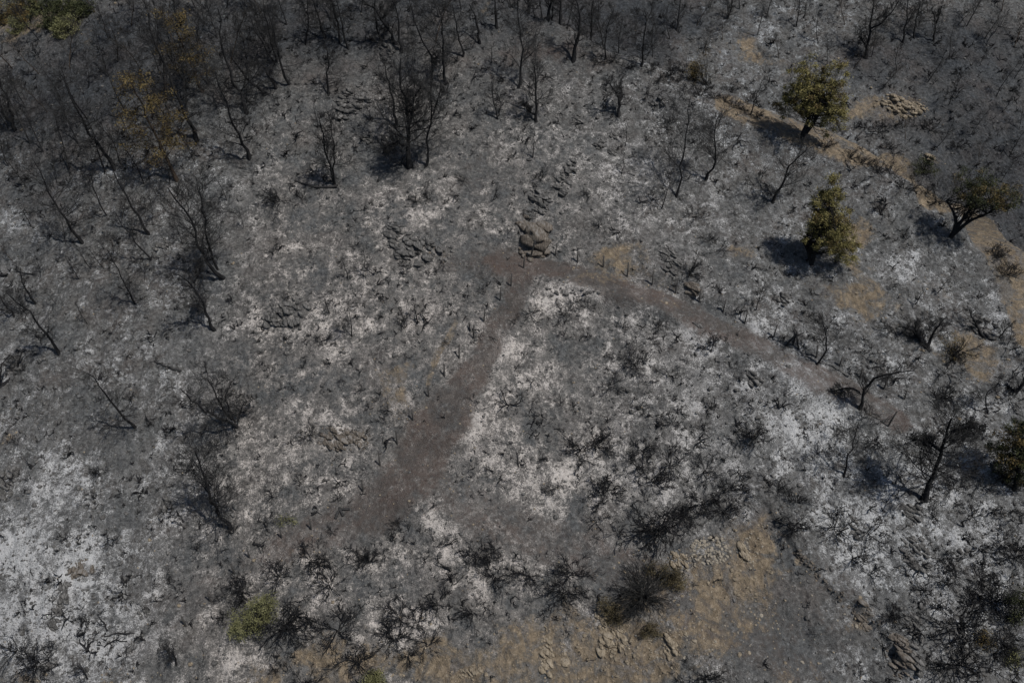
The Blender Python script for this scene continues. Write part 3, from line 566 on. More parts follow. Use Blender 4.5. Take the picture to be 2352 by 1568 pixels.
for px, py in [(1480,60),(1540,90),(1600,60),(1760,40),(1830,60),(1880,100),(1940,60),(2080,60),(2220,60),(2300,30),(2130,30),(2330,110),(1700,20),(1500,130),(1460,100)]:
    far_tree(px, py, 'thin burnt tree on the dark slope across the road', 'burnt trees across the road', .65)

# ---------------------------------------------------------------- burnt shrubs
def shrub_mesh(seed, nst, spread, fine=1.0, mat='char', k1=5, name='burnt_shrub', th=.02):
    """unit shrub: about 1 m radius"""
    rng = np.random.RandomState(seed); n = nst
    az = rng.rand(n)*2*pi; el = np.clip(1.25-spread*np.sqrt(rng.rand(n)), .12, 1.5)
    d = np.stack([np.cos(az)*np.cos(el), np.sin(az)*np.cos(el), np.sin(el)], 1); out = [d*0+rng.randn(n, 3)*.05*np.array([1, 1, 0])+[0, 0, -.05]]
    L = .65+.5*rng.rand(n); dd = d
    for s in range(5): dd = nrm(dd+rng.randn(n, 3)*.34+np.array([0, 0, .06])); out.append(out[-1]+dd*(L/5)[:, None])
    P = np.stack(out, 1); R = th*(1-.7*np.linspace(0, 1, 6))[None]*(.6+.8*rng.rand(n))[:, None]; m_ = MB(); tubes(m_, P, R, 4)
    P1, R1, L1 = grow(rng, P, R, int(k1*fine), L*.45, .65, 4, .1, .24, .3, 1, .65, .0085); tubes(m_, P1, R1, 3)
    if fine > .5:
        P2, R2, L2 = grow(rng, P1, R1, 4, L1*.55, .6, 3, .1, .24, .2, 1, .8, .0065); tubes(m_, P2, R2, 3)
    return m_.mesh(name, M[mat])
SH = {
 'open': [shrub_mesh(10+i, 9, 1.15, 1.2, th=.023) for i in range(4)],
 'curl': [shrub_mesh(20+i, 6, 1.2, 1.0, th=.036, k1=5) for i in range(4)],
 'dense': [shrub_mesh(30+i, 30, 1.2, 1.0, th=.014) for i in range(3)],
 'vase': [shrub_mesh(40+i, 16, .85, 1.2, th=.018) for i in range(3)],
}
SHD = {'open': 'open burnt shrub', 'curl': 'curled burnt shrub', 'dense': 'dense burnt shrub', 'vase': 'upright burnt shrub'}
def put_shrub(p, rpx, kind, label, group, i=None, plan_xy=None):
    if plan_xy is None: b, D = hit(p); b[2] = zg(b[0], b[1]); r = rpx*D/FPX
    else: b = np.array([plan_xy[0], plan_xy[1], zg(*plan_xy)]); r = rpx
    me_ = SH[kind][rs.randrange(len(SH[kind]))]
    o = link('burnt_shrub', me_, None, b); o.rotation_euler = (0, rs.uniform(-.1, .1), rs.uniform(0, 6.28)); r *= 1.3; o.scale = (r, r, r*rs.uniform(.8, 1.1))
    tag(o, label, 'shrub', group); return o
ZONES = [  # centre in the picture, wording
 ((230,250),'in the dark wood at the top left'),((650,250),'on the slope below the top left trees'),((900,450),'below the biggest burnt tree'),((1250,250),'on the slope under the bare ridge top'),((1550,400),'around the slender trees right of centre'),((1300,470),'above the big rock at the track junction'),
 ((1750,450),'left of the lower green pine'),((2100,550),'on the grey slope right of the tan scree'),((2250,300),'on the dark slope beyond the road'),((1800,100),'on the slope across the road'),((300,600),'on the upper left slope'),((200,800),'on the brown soil near the left edge'),
 ((650,650),'above the low rock ledge left of centre'),((800,850),'on the pinkish ash left of the track'),((500,950),'near the many-stemmed oak'),((250,1150),'left of the leaning stub tree'),((750,1080),'on the slope left of the fenced track'),((150,1400),'on white ash in the bottom left corner'),
 ((450,1450),'at the foot of the fenced track'),((900,1300),'below the spot where the tracks meet'),((800,1480),'along the bottom edge left of centre'),((1250,800),'just right of the fenced track'),((1350,950),'in the middle of the ash slope'),((1600,850),'below the terrace track'),((1550,1080),'on the pale ash above the tan diggings'),
 ((1850,950),'below the right end of the terrace track'),((1850,1150),'on the ash above the stone edge'),((2100,1000),'around the thick leaning trunk'),((2000,1250),'on white ash right of the stone edge'),((2200,1250),'on the far right ash slope'),((2250,1450),'in the bottom right corner'),((2200,780),'right of the low spreading oak'),((1100,1400),'along the bottom edge in the centre'),((1600,1450),'on the tan stony ground at the bottom')]
def zone(px, py):
    return min(ZONES, key=lambda z: (z[0][0]-px)**2+((z[0][1]-py)*1.2)**2)[1]
TWIN = {}
def t_(c, r, lst, kind): return [(T(c, r, x, y), rad/3.0, kind) for x, y, rad in lst]
HAND = (t_(1,0,[(165,1380,130),(310,1370,60),(1100,1390,60),(1430,1250,50),(1180,1370,50)],'vase')+t_(1,0,[(1000,1130,90)],'open')+  # last one stands in for the biggest tree's low branches and their shadows
 t_(1,1,[(90,1010,60),(590,1050,45),(450,800,60),(1560,440,60),(1320,790,40),(1030,270,60),(1280,270,50)],'open')+t_(1,1,[(715,1120,40),(370,1430,80),(825,1180,30)],'dense')+t_(1,1,[(215,880,50),(180,1100,50),(920,1260,70),(780,1240,60),(1500,1190,50),(1540,750,50),(230,480,60),(270,1110,60),(120,180,70)],'curl')+
 t_(1,1,[(1740,1215,120)],'curl')+t_(2,1,[(130,600,80),(350,600,90),(430,530,60),(520,545,80),(750,690,50),(700,900,60),(680,1090,90),(890,1230,70),(1100,1350,80),(1320,1390,60),(1440,150,70),(1470,780,50),(1370,770,80)],'open')+
 t_(2,1,[(850,925,110),(1660,1440,120),(1020,690,60)],'dense')+t_(2,1,[(510,760,70),(1090,1020,80),(660,1310,60),(210,1360,60),(1380,1250,80),(20,660,60),(1510,960,60),(120,1290,60),(330,1200,60),(1560,1210,70),(380,260,20),(600,1130,40)],'curl')+
 t_(2,1,[(580,1500,130),(480,1530,120),(900,1530,110),(1220,320,90),(1360,90,60)],'vase')+
 t_(0,2,[(760,575,90),(850,950,110),(380,1290,70),(120,1340,120),(560,340,40),(700,100,40),(1120,390,40)],'open')+t_(0,2,[(260,1440,150),(1660,940,120),(1650,1000,80),(1540,1130,60)],'dense')+t_(0,2,[(880,1380,60),(700,800,50)],'curl')+
 t_(1,2,[(290,160,70),(60,460,90),(520,530,60),(980,460,60),(950,510,70),(880,680,70),(620,690,60),(1340,590,60),(600,1080,60)],'open')+t_(1,2,[(120,280,70),(600,200,50),(1160,710,60),(1250,715,50),(1230,590,50),(720,1040,50),(1350,880,100)],'curl')+
 t_(1,2,[(160,830,110),(700,1420,150),(210,1150,200),(1520,700,110),(440,740,90),(120,1500,40)],'dense')+t_(1,2,[(370,720,120),(720,720,100),(780,740,90),(510,900,120),(1640,850,130),(1250,1030,110),(990,1120,130),(560,1200,150),(950,1270,140),(1490,1080,110),(1110,1150,100),(340,1580,120),(1640,650,80),(1180,1300,130),(1050,1380,100)],'vase')+
 t_(2,2,[(650,280,150),(1010,490,230),(350,940,150),(250,245,60),(1200,410,120)],'dense')+t_(2,2,[(970,170,130),(860,80,100),(1320,110,110),(430,820,130),(1460,380,120),(1480,230,90),(1080,70,110),(1300,340,120),(110,830,120),(1400,320,90),(1330,1540,140)],'vase')+
 t_(2,2,[(580,450,90),(570,560,60),(1640,230,90),(230,1100,80),(440,220,60),(320,210,50),(520,40,90),(200,20,60),(1130,1480,70),(1560,120,80)],'open')+
 t_(3,2,[(60,250,90),(200,320,90),(180,490,130),(450,490,120),(590,700,110),(1280,210,100),(1400,420,90),(1270,780,110),(1240,890,90)],'vase')+t_(3,2,[(1330,1160,220),(1310,1430,220),(840,1100,110),(1550,1000,150),(1600,1300,150),(1640,150,120),(1700,700,120)],'dense')+
 t_(3,2,[(690,530,120),(700,810,110),(1080,920,120),(1000,760,80),(1050,1110,60),(1590,600,120),(1230,700,90),(760,640,70),(1450,640,110),(1130,420,90),(1680,420,120),(1480,200,90),(1650,900,110),(640,1540,110),(1180,1500,90),(1700,1500,120),(1450,850,120)],'open')+
 t_(3,1,[(950,80,60),(830,400,60),(1230,1000,120),(700,1300,90),(150,1130,40),(470,1420,80),(1330,850,120),(1650,820,110),(740,1480,120),(1100,640,80),(860,700,110),(700,850,90),(500,680,70),(1650,1200,110)],'open')+
 t_(3,1,[(1260,900,90),(1200,1150,120),(1650,320,90),(1560,200,90)],'dense')+
 t_(3,0,[(500,900,60),(560,1090,80),(640,1130,70),(750,1200,80),(860,1050,80),(930,1300,60),(1000,1300,60),(660,880,70),(760,900,70),(740,1440,60),(1100,1330,70),(1170,1400,80),(880,860,60),(400,1010,70),(830,1190,70),(700,1130,60),(1300,1010,60)],'vase')+
 t_(2,0,[(1240,520,60),(1180,480,80),(1060,520,70),(1120,560,60),(1330,620,60),(1400,680,60),(1460,700,60),(1540,730,60),(1600,760,50),(960,480,60),(1290,660,60),(1000,560,60),(1490,640,60),(1690,810,60),(800,480,50),(1620,700,50),(700,430,60),(600,440,60)],'vase')+
 t_(2,0,[(1240,1490,90),(1300,1500,70),(1700,1250,120),(1180,640,80),(1080,830,60),(930,640,80),(200,1220,70),(130,1500,60),(600,1540,70),(1450,1330,60),(850,1080,40),(950,1380,70)],'open'))
hand_used = {}
ORD = ['', 'second ', 'third ', 'fourth ', 'fifth ', 'sixth ', 'seventh ', 'eighth ', 'ninth ', 'tenth ', 'eleventh ', 'twelfth ', 'thirteenth ', 'fourteenth ', 'fifteenth ']
def sized(rp): return 'broad ' if rp > 62 else 'large ' if rp > 40 else 'medium ' if rp > 25 else 'small '
items = {}
for p, rp, kd in HAND: items.setdefault((sized(rp), SHD[kd], zone(*p)), []).append((p, rp, kd))
nsh = 0
for (sz, ds, zn), L in items.items():
    L.sort(key=lambda q: q[0][0]); n = len(L); ds2 = ds.replace('small ', '')
    for i, (p, rp, kd) in enumerate(L):
        lb = sz+ds2+' '+zn
        if n == 2: lb += (', the left one', ', the right one')[i]
        elif n > 2: lb += ', '+('the leftmost one' if i == 0 else 'the rightmost one' if i == n-1 else ORD[i]+'from the left')
        if len(lb.split()) > 14: lb = lb.replace(' burnt shrub', ' shrub', 1)
        put_shrub(p, rp, kd, lb, 'burnt shrubs scattered over the ash'); nsh += 1
# scattered further ones (up to 300 in all), then the uncountable litter of twigs
rng = np.random.RandomState(12); tries = 0
while nsh < 300 and tries < 4000:
    tries += 1
    px, py = rng.uniform(20, 2330), rng.uniform(60, 1540); b, D = hit((px, py))
    if maskat(brownm, b[0], b[1]) > .55 or maskat(tanm, b[0], b[1]) > .4: continue
    kd = ('open', 'curl', 'curl', 'vase')[rng.randint(4)]
    put_shrub((px, py), rng.uniform(11, 22), kd, 'little black burnt shrub '+zone(px, py), 'little burnt shrubs '+zone(px, py)); nsh += 1
def stamp(protos, xy, size, rot, name, mat, label=None, sink=0.0, zs=None):
    """many small copies merged in one object (uncountable litter)"""
    mb_ = MB(); z = HM(xy[:, 0], xy[:, 1]); pid = np.arange(len(xy)) % len(protos)
    for k, (v, q, t) in enumerate(protos):
        m_ = pid == k; n = m_.sum()
        if not n: continue
        c, s = np.cos(rot[m_]), np.sin(rot[m_]); S = size[m_][:, None]
        X = (v[None, :, 0]*c[:, None]-v[None, :, 1]*s[:, None])*S+xy[m_, 0][:, None]
        Y = (v[None, :, 0]*s[:, None]+v[None, :, 1]*c[:, None])*S+xy[m_, 1][:, None]
        Z = v[None, :, 2]*S+z[m_][:, None]-sink*S
        off = (np.arange(n)*len(v))[:, None, None]
        mb_.add(np.stack([X, Y, Z], -1).reshape(-1, 3), (q[None]+off).reshape(-1, 4) if len(q) else None, (t[None]+off).reshape(-1, 3) if len(t) else None)
    o = link(name, mb_.mesh(name, mat)); tag(o, label, kind='stuff'); return o
def twig_proto(seed, n=5, spread=1.25):
    rng = np.random.RandomState(seed); m_ = MB(); az = rng.rand(n)*2*pi; el = rng.uniform(.05, spread, n)
    d = np.stack([np.cos(az)*np.cos(el), np.sin(az)*np.cos(el), np.sin(el)], 1); out = [d*0+rng.randn(n, 3)*.12*np.array([1, 1, 0])]; dd = d; L = .5+.6*rng.rand(n)
    for s in range(4): dd = nrm(dd+rng.randn(n, 3)*.38); out.append(out[-1]+dd*(L/4)[:, None])
    P = np.stack(out, 1); R = .065*(1-.6*np.linspace(0, 1, 5))[None]*(.5+rng.rand(n))[:, None]; tubes(m_, P, R, 3)
    P1, R1, L1 = grow(rng, P, R, 2, L*.45, .7, 3, .05, .3, .3, 1, .7, .018); tubes(m_, P1, R1, 3)
    return np.concatenate(m_.v), np.concatenate(m_.q), np.zeros((0, 3), int)
def scatter(n, seed, ymin=22, ymax=112, f=None):
    rng = np.random.RandomState(seed); y = rng.uniform(ymin, ymax, n*3); x = rng.uniform(-1, 1, n*3)*(18+.72*y); 
    w = np.minimum(1, 30/(y-0))*1.0; k = rng.rand(n*3) < np.clip(w*1.6, .25, 1)
    x, y = x[k], y[k]
    pr = 1-.92*np.clip(maskat(brownm, x, y)*1.3, 0, 1); pr = pr*(1-.9*np.clip(maskat(tanm, x, y)*1.4, 0, 1)) if f is None else f(x, y)
    k = rng.rand(len(x)) < pr; return np.stack([x[k], y[k]], 1)[:n]
tp = [twig_proto(100+i, 3+i % 4, 1.2) for i in range(8)]
xy = scatter(9000, 3); r_ = np.random.RandomState(4)
dens = fbm(xy[:, 0]/5, xy[:, 1]/5, 3, 81)
xy = xy[r_.rand(len(xy)) < np.clip(.55+dens*3, .08, 1)]
xy2 = scatter(5000, 8, 72, 118); xy = np.concatenate([xy, xy2])
stamp(tp, xy, r_.uniform(.2, .7, len(xy))*np.where(r_.rand(len(xy)) < .12, 1.8, 1), r_.rand(len(xy))*6.28, 'charred_twigs', M['char'], 'black charred twigs and stubs littering the ash')

# ---------------------------------------------------------------- rocks and stones
def rock_arrays(seed, sub=3, planes=14, sq=(1, 1, .6), rough=.07):
    rng = np.random.RandomState(seed); bm = bmesh.new(); bmesh.ops.create_icosphere(bm, subdivisions=sub, radius=1)
    v = np.array([x.co[:] for x in bm.verts]); t = np.array([[q.index for q in f.verts] for f in bm.faces]); bm.free()
    for _ in range(planes):
        n = nrm(rng.randn(3)); d = rng.uniform(.5, .85); e = v@n-d; v = v-np.maximum(e, 0)[:, None]*n[None]*.95
    v = v*(1+rough*(np.sin(v@rng.randn(3)*5+1)+np.sin(v@rng.randn(3)*9)))[:, None]
    return v*np.array(sq), np.zeros((0, 4), int), t
RK = [rock_arrays(200+i, 2, 12, (1, .7+.3*(i % 3)/2, .55)) for i in range(8)]
def mesh_of(a, name, mat): m_ = MB(); m_.add(*a); return m_.mesh(name, mat)
RME = {k: [mesh_of(a, 'rock', M[k]) for a in RK] for k in ('rock', 'rockbrown', 'rocktan', 'stone')}
def put_rock(p, rpx, mat, label, group, name='rock', rot=None, el=1.0, sink=.15):
    b, D = hit(p); r = rpx*D/FPX; o = link(name, RME[mat][rs.randrange(8)], None, (b[0], b[1], zg(b[0], b[1])-r*sink+.1*r))
    o.scale = (r, r*el, r); o.rotation_euler = (rs.uniform(-.3, .3), rs.uniform(-.3, .3), rs.uniform(0, 6.28) if rot is None else rot); tag(o, label, 'rock', group)
def outcrop(p, rx, ry, ang, n, mat, label, seed, big=.3, hgt=.7):
    """outcrop of broken blocks bedded along one strike, half sunk in the ground"""
    rng = np.random.RandomState(seed); b, D = hit(p); sx = 1.15*rx*D/FPX; sy = 1.15*ry*D/FPX/.85; z0 = zg(b[0], b[1]); m_ = MB(); n = int(n*1.6)+2
    s0 = 1.05*math.sqrt(sx*sy/n)*(.8+.5*big); str_ = 2.2+rng.randn()*.15
    for i in range(n*3):
        small = i >= n
        w = math.sqrt(rng.rand())*(.72 if not small else .95); t = rng.rand()*2*pi; X = w*math.cos(t)*sx; Y = w*math.sin(t)*sy; s = s0*rng.uniform(.7, 1.35)*(1 if not small else .38)*(1.15-.4*w)
        a = rock_arrays(seed*50+i, 3 if s > .35 else 2, 16, (1.8, .9, .66*min(1.3, .6+.5*hgt)), .035); V = a[0]*s
        tilt = .38+rng.randn()*.12; ct, st = math.cos(tilt), math.sin(tilt); V = np.stack([V[:, 0], V[:, 1]*ct-V[:, 2]*st, V[:, 1]*st+V[:, 2]*ct], 1)
        az = str_+rng.randn()*(.22 if not small else .8); c, s2 = math.cos(az), math.sin(az)
        V = V+.05*s*np.stack([np.sin(V[:, 1]*9/s), np.sin(V[:, 2]*11/s+1), np.sin(V[:, 0]*8/s+2)], 1)
        V = np.stack([V[:, 0]*c-V[:, 1]*s2+X, V[:, 0]*s2+V[:, 1]*c+Y, V[:, 2]+zg(b[0]+X, b[1]+Y)-z0+.10*s*(hgt*2-.6)-.08*s], 1); m_.add(V, None, a[2])
    o = link('rock_outcrop', m_.mesh('rock_outcrop', M[mat]), None, (b[0], b[1], z0)); tag(o, label, 'outcrop', 'rock outcrops breaking through the burnt slope')
outcrop(T(2,1,160,50), 36, 44, 1.9, 4, 'rockbrown', 'big brown grey rock standing above the junction of the two tracks', 1, .6, 1.3)
outcrop(T(1,1,1120,150), 70, 34, 2.3, 16, 'rock', 'broad grey rock slab outcrop left of the junction of the tracks', 2, .45, .45)
outcrop(T(1,1,960,60), 25, 28, 1.8, 7, 'rock', 'upright dark rock ribs left of the broad slab outcrop', 3, .4, .9)
outcrop(T(2,1,1240,410), 17, 10, 2.6, 3, 'rockbrown', 'angular boulder beside the terrace fence', 4, .9, 1.0)
outcrop(T(2,1,1090,220), 24, 38, 2.0, 16, 'rock', 'broken rocky patch above the middle of the terrace fence', 5, .25, .8)
outcrop(T(2,0,340,1270), 18, 24, 2.0, 5, 'rock', 'dark cleft rock above the big brown grey rock', 6, .45, .9)
outcrop(T(2,0,600,990), 14, 8, 2.5, 3, 'rock', 'dark split rock on the slope, left one of two clefts', 7, .7, .9)
outcrop(T(2,0,690,1040), 11, 8, 2.4, 3, 'rock', 'dark split rock on the slope, right one of two clefts', 8, .7, .9)
outcrop(T(2,0,690,930), 12, 8, 2.4, 3, 'rock', 'small dark rock above the two clefts', 9, .6, .8)
outcrop(T(2,0,460,820), 10, 12, 2.0, 3, 'rock', 'narrow dark rock high on the slope under the crest tree', 10, .6, .8)
outcrop(T(1,0,680,690), 50, 30, 2.1, 16, 'rock', 'jagged rock outcrop below the top left trees', 11, .28, .8)
outcrop(T(1,0,760,960), 14, 10, 2.5, 4, 'rock', 'rounded dark rock left of the biggest burnt tree', 12, .6, .8)
outcrop(T(1,0,580,800), 15, 12, 2.2, 4, 'rock', 'pair of black rocks under the jagged outcrop', 13, .5, .8)
outcrop(T(1,0,890,360), 22, 16, 2.3, 6, 'rock', 'dark rocks under the twisted tree', 14, .4, .8)
outcrop(T(1,1,200,590), 70, 30, 2.9, 22, 'rock', 'long low dark rock ledge left of centre', 15, .3, .55)
outcrop(T(1,1,600,1450), 60, 22, 3.0, 16, 'rockbrown', 'mossy brown rock ledge left of the fenced track', 16, .35, .6)
outcrop(T(0,1,1110,130), 22, 14, .5, 6, 'rock', 'low rock beside the thin tree on the left slope', 17, .4, .7)
outcrop(T(0,1,890,880), 14, 7, .3, 3, 'rock', 'small flat rock on the left slope', 18, .7, .6)
outcrop(T(2,1,1670,1045), 18, 14, 2.2, 4, 'rock', 'dark wedge rock on the ash below the terrace', 19, .6, .7)
outcrop(T(2,1,1280,665), 10, 9, 2.2, 3, 'rock', 'dark rock at the lower edge of the terrace track', 20, .8, .8)
outcrop(T(3,1,1480,690), 36, 26, 2.3, 14, 'rock', 'rocky ledge with dark ribs near the right edge', 21, .35, .7)
outcrop(T(3,1,100,490), 22, 14, 2.2, 5, 'rock', 'dark rock ribs right of the terrace fence', 22, .5, .6)
outcrop(T(3,1,490,1120), 12, 12, 2.2, 3, 'rock', 'rounded rock under the S-bent tree', 23, .7, .7)
outcrop(T(3,2,600,510), 10, 22, 2.0, 4, 'rock', 'narrow rock slab above the white ash, lower right', 24, .6, .6)
outcrop(T(3,2,990,380), 26, 20, 2.2, 9, 'rock', 'dark rocks below the thick leaning trunk', 25, .3, .7)
outcrop(T(3,2,1010,680), 34, 36, 2.1, 15, 'rock', 'ribbed rocks on the lower right ash slope', 26, .3, .6)
outcrop(T(3,2,920,1380), 28, 36, 2.0, 9, 'rockbrown', 'brown slab outcrop at the edge of the diggings, bottom right', 27, .45, .8)
outcrop(T(3,2,1010,1400), 12, 32, 2.1, 5, 'rock', 'dark cleft rock right of the brown slab outcrop', 28, .5, .8)
outcrop(T(3,2,660,1110), 14, 22, 2.2, 5, 'rockbrown', 'rock at the lower end of the stone edge', 29, .5, .8)
outcrop(T(3,2,1000,1180), 22, 30, 2.1, 8, 'rock', 'dark rocks between the stone edge and the corner shrubs', 30, .35, .7)
outcrop(T(3,0,920,735), 62, 22, .1, 22, 'rocktan', 'tan layered rock face across the road', 31, .38, .9)
outcrop(T(3,0,1110,1080), 14, 8, .1, 4, 'rocktan', 'small tan rock face lower across the road', 32, .6, .8)
outcrop(T(0,2,430,960), 18, 26, 1.9, 8, 'rock', 'dark flat rocks down the middle of the bottom left ash', 33, .4, .6)
outcrop(T(0,2,40,200), 24, 40, 1.9, 12, 'rock', 'cracked dark rocks at the left edge', 34, .35, .5)
outcrop(T(0,2,560,780), 34, 16, .6, 9, 'rockbrown', 'brown rock strip between the bottom left ash patches', 35, .35, .6)
outcrop(T(0,2,1570,400), 26, 22, .5, 6, 'rock', 'grey boulders behind the leaning stub tree', 36, .5, .6)
outcrop(T(0,2,1140,330), 16, 12, .4, 3, 'rock', 'rounded grey boulder left of the leaning stub tree', 37, .8, .7)
outcrop(T(0,2,990,1080), 16, 9, .3, 4, 'rock', 'flat grey rock by the foot of the fenced track', 38, .6, .6)
outcrop(T(0,2,380,1100), 12, 34, 1.9, 8, 'rock', 'line of dark rocks under the bottom left ash edge', 39, .5, .5)
outcrop(T(2,2,640,1215), 12, 22, 1.6, 2, 'rocktan', 'pale tan boulder below the huge round shrub', 40, .9, .9)
outcrop(T(2,2,625,1310), 14, 18, 1.4, 3, 'rocktan', 'broad tan boulder under the pale one', 41, .8, .8)
outcrop(T(2,2,595,1080), 10, 14, 1.3, 2, 'rocktan', 'small tan boulder left of the huge round shrub', 42, .9, .8)
outcrop(T(2,2,1080,1310), 18, 20, 1.6, 5, 'rocktan', 'split tan boulder right of the bottom centre', 43, .5, .9)
outcrop(T(2,2,360,1390), 9, 22, 1.6, 3, 'rocktan', 'narrow tan rock rib at the bottom', 44, .7, .7)
outcrop(T(2,2,240,1400), 14, 60, 1.6, 9, 'rocktan', 'long tan rock spine running to the bottom edge', 45, .5, .6)
outcrop(T(1,2,1480,1490), 34, 7, -.1, 7, 'rocktan', 'thin tan rock ledge at the bottom centre', 46, .7, .5)
outcrop(T(2,2,730,1270), 30, 18, 1.6, 10, 'rocktan', 'broken tan rocks in a row below the huge round shrub', 47, .35, .7)
outcrop(T(2,2,1150,730), 24, 18, 1.9, 8, 'rocktan', 'tan blocks right above the huge round shrub', 48, .35, .7)
outcrop(T(2,2,1590,650), 12, 22, 1.9, 4, 'rocktan', 'tan rock hump beside the rubble', 49, .6, .7)
outcrop(T(2,0,1010,720), 22, 9, 2.6, 5, 'rock', 'dark rocks just below the crest right of centre', 50, .5, .7)
outcrop(T(2,0,400,1150), 18, 22, 2.0, 6, 'rock', 'small dark rocks left of the wavy sapling', 51, .4, .7)
outcrop(T(2,0,190,1380), 28, 26, 2.1, 9, 'rock', 'scattered dark rocks above the big rock', 52, .3, .7)
# single stones laid along the stone edge, in the rubble field and about the diggings
def stones(spec, label, group, mat, seed, nm='stone'):
    r = np.random.RandomState(seed)
    for cx, cy, rx, ry, n, s in spec:
        for _ in range(n):
            a, q = r.rand()*2*pi, math.sqrt(r.rand()); put_rock((cx+rx*q*math.cos(a), cy+ry*q*math.sin(a)), s*r.uniform(.6, 1.4), mat, label, group, nm)
def along(pts, n, w, s, label, group, mat, seed, nm='stone'):
    r = np.random.RandomState(seed); pts = np.array(pts)
    for k in range(n):
        t = r.rand()*(len(pts)-1); i = int(t); p = pts[i]*(1-t+i)+pts[i+1]*(t-i); put_rock((p[0]+r.randn()*w, p[1]+r.randn()*w), s*r.uniform(.6, 1.5), mat, label, group, nm)
stones([(1176+1370/3, 1045+650/3, 46, 32, 130, 4.6)], 'tan stone in the heap of rubble above the diggings', 'stones of the rubble heap', 'stone', 1)
along(wall_px[2:8], 80, 4.0, 4.2, 'brown stone along the stone edge of the diggings', 'stones along the stone edge', 'rockbrown', 2)
stones([(1176+1650/3, 1045+650/3, 30, 45, 30, 3.4), (1176+1180/3, 1045+780/3, 34, 34, 34, 3.6)], 'pale stone scattered around the rubble heap', 'pale stones around the rubble heap', 'stone', 3)
stones([(1830, 1440, 130, 110, 30, 2.6), (1600, 1480, 110, 60, 34, 3.2)], 'loose pale stone on the dark trodden ground at the bottom right', 'loose stones on the diggings', 'stone', 4)
put_rock(T(3,2,610,1180), 7, 'stone', 'large pale flat stone on the dark ground below the stone edge', 'notable stones', 'stone')
put_rock(T(3,2,235,1425), 6, 'stone', 'pale stone near the bottom edge, right of the tan ground', 'notable stones', 'stone')
put_rock(T(3,2,120,1425), 5, 'rocktan', 'tan stone near the bottom edge beside the pale one', 'notable stones', 'stone')
put_rock(T(2,2,1715,1100), 6, 'stone', 'white-topped stone in the middle of the diggings', 'notable stones', 'stone')
stones([(1600, 1430, 90, 90, 34, 5.0), (1400, 1500, 120, 50, 34, 6.0), (1710, 1350, 40, 70, 16, 5.0)], 'half buried tan rock on the bare ground along the bottom', 'half buried tan rocks of the bottom slope', 'rocktan', 6, 'rock')
stones([(1310, 672, 90, 10, 26, 5.0)], 'dark rock tumbled below the terrace track onto white ash', 'dark rocks under the terrace edge', 'rock', 5, 'rock')
r5 = np.random.RandomState(77)
def tanf(x, y): return np.clip(.02+maskat(tanm, x, y)*1.0+.12*maskat(brownm, x, y), 0, 1)
xy = scatter(9000, 31, f=tanf)
stamp(RK, xy, r5.uniform(.04, .13, len(xy))*np.where(r5.rand(len(xy)) < .08, 2.2, 1), r5.rand(len(xy))*6.28, 'gravel', M['rocktan'], 'small pale stones and gravel lying on the bare tan soil')
xy = scatter(16000, 32); stamp(RK, xy, r5.uniform(.05, .19, len(xy))*np.where(r5.rand(len(xy)) < .06, 1.8, 1), r5.rand(len(xy))*6.28, 'charred_clods', M['rock'], 'dark clods and small rocks scattered through the ash')

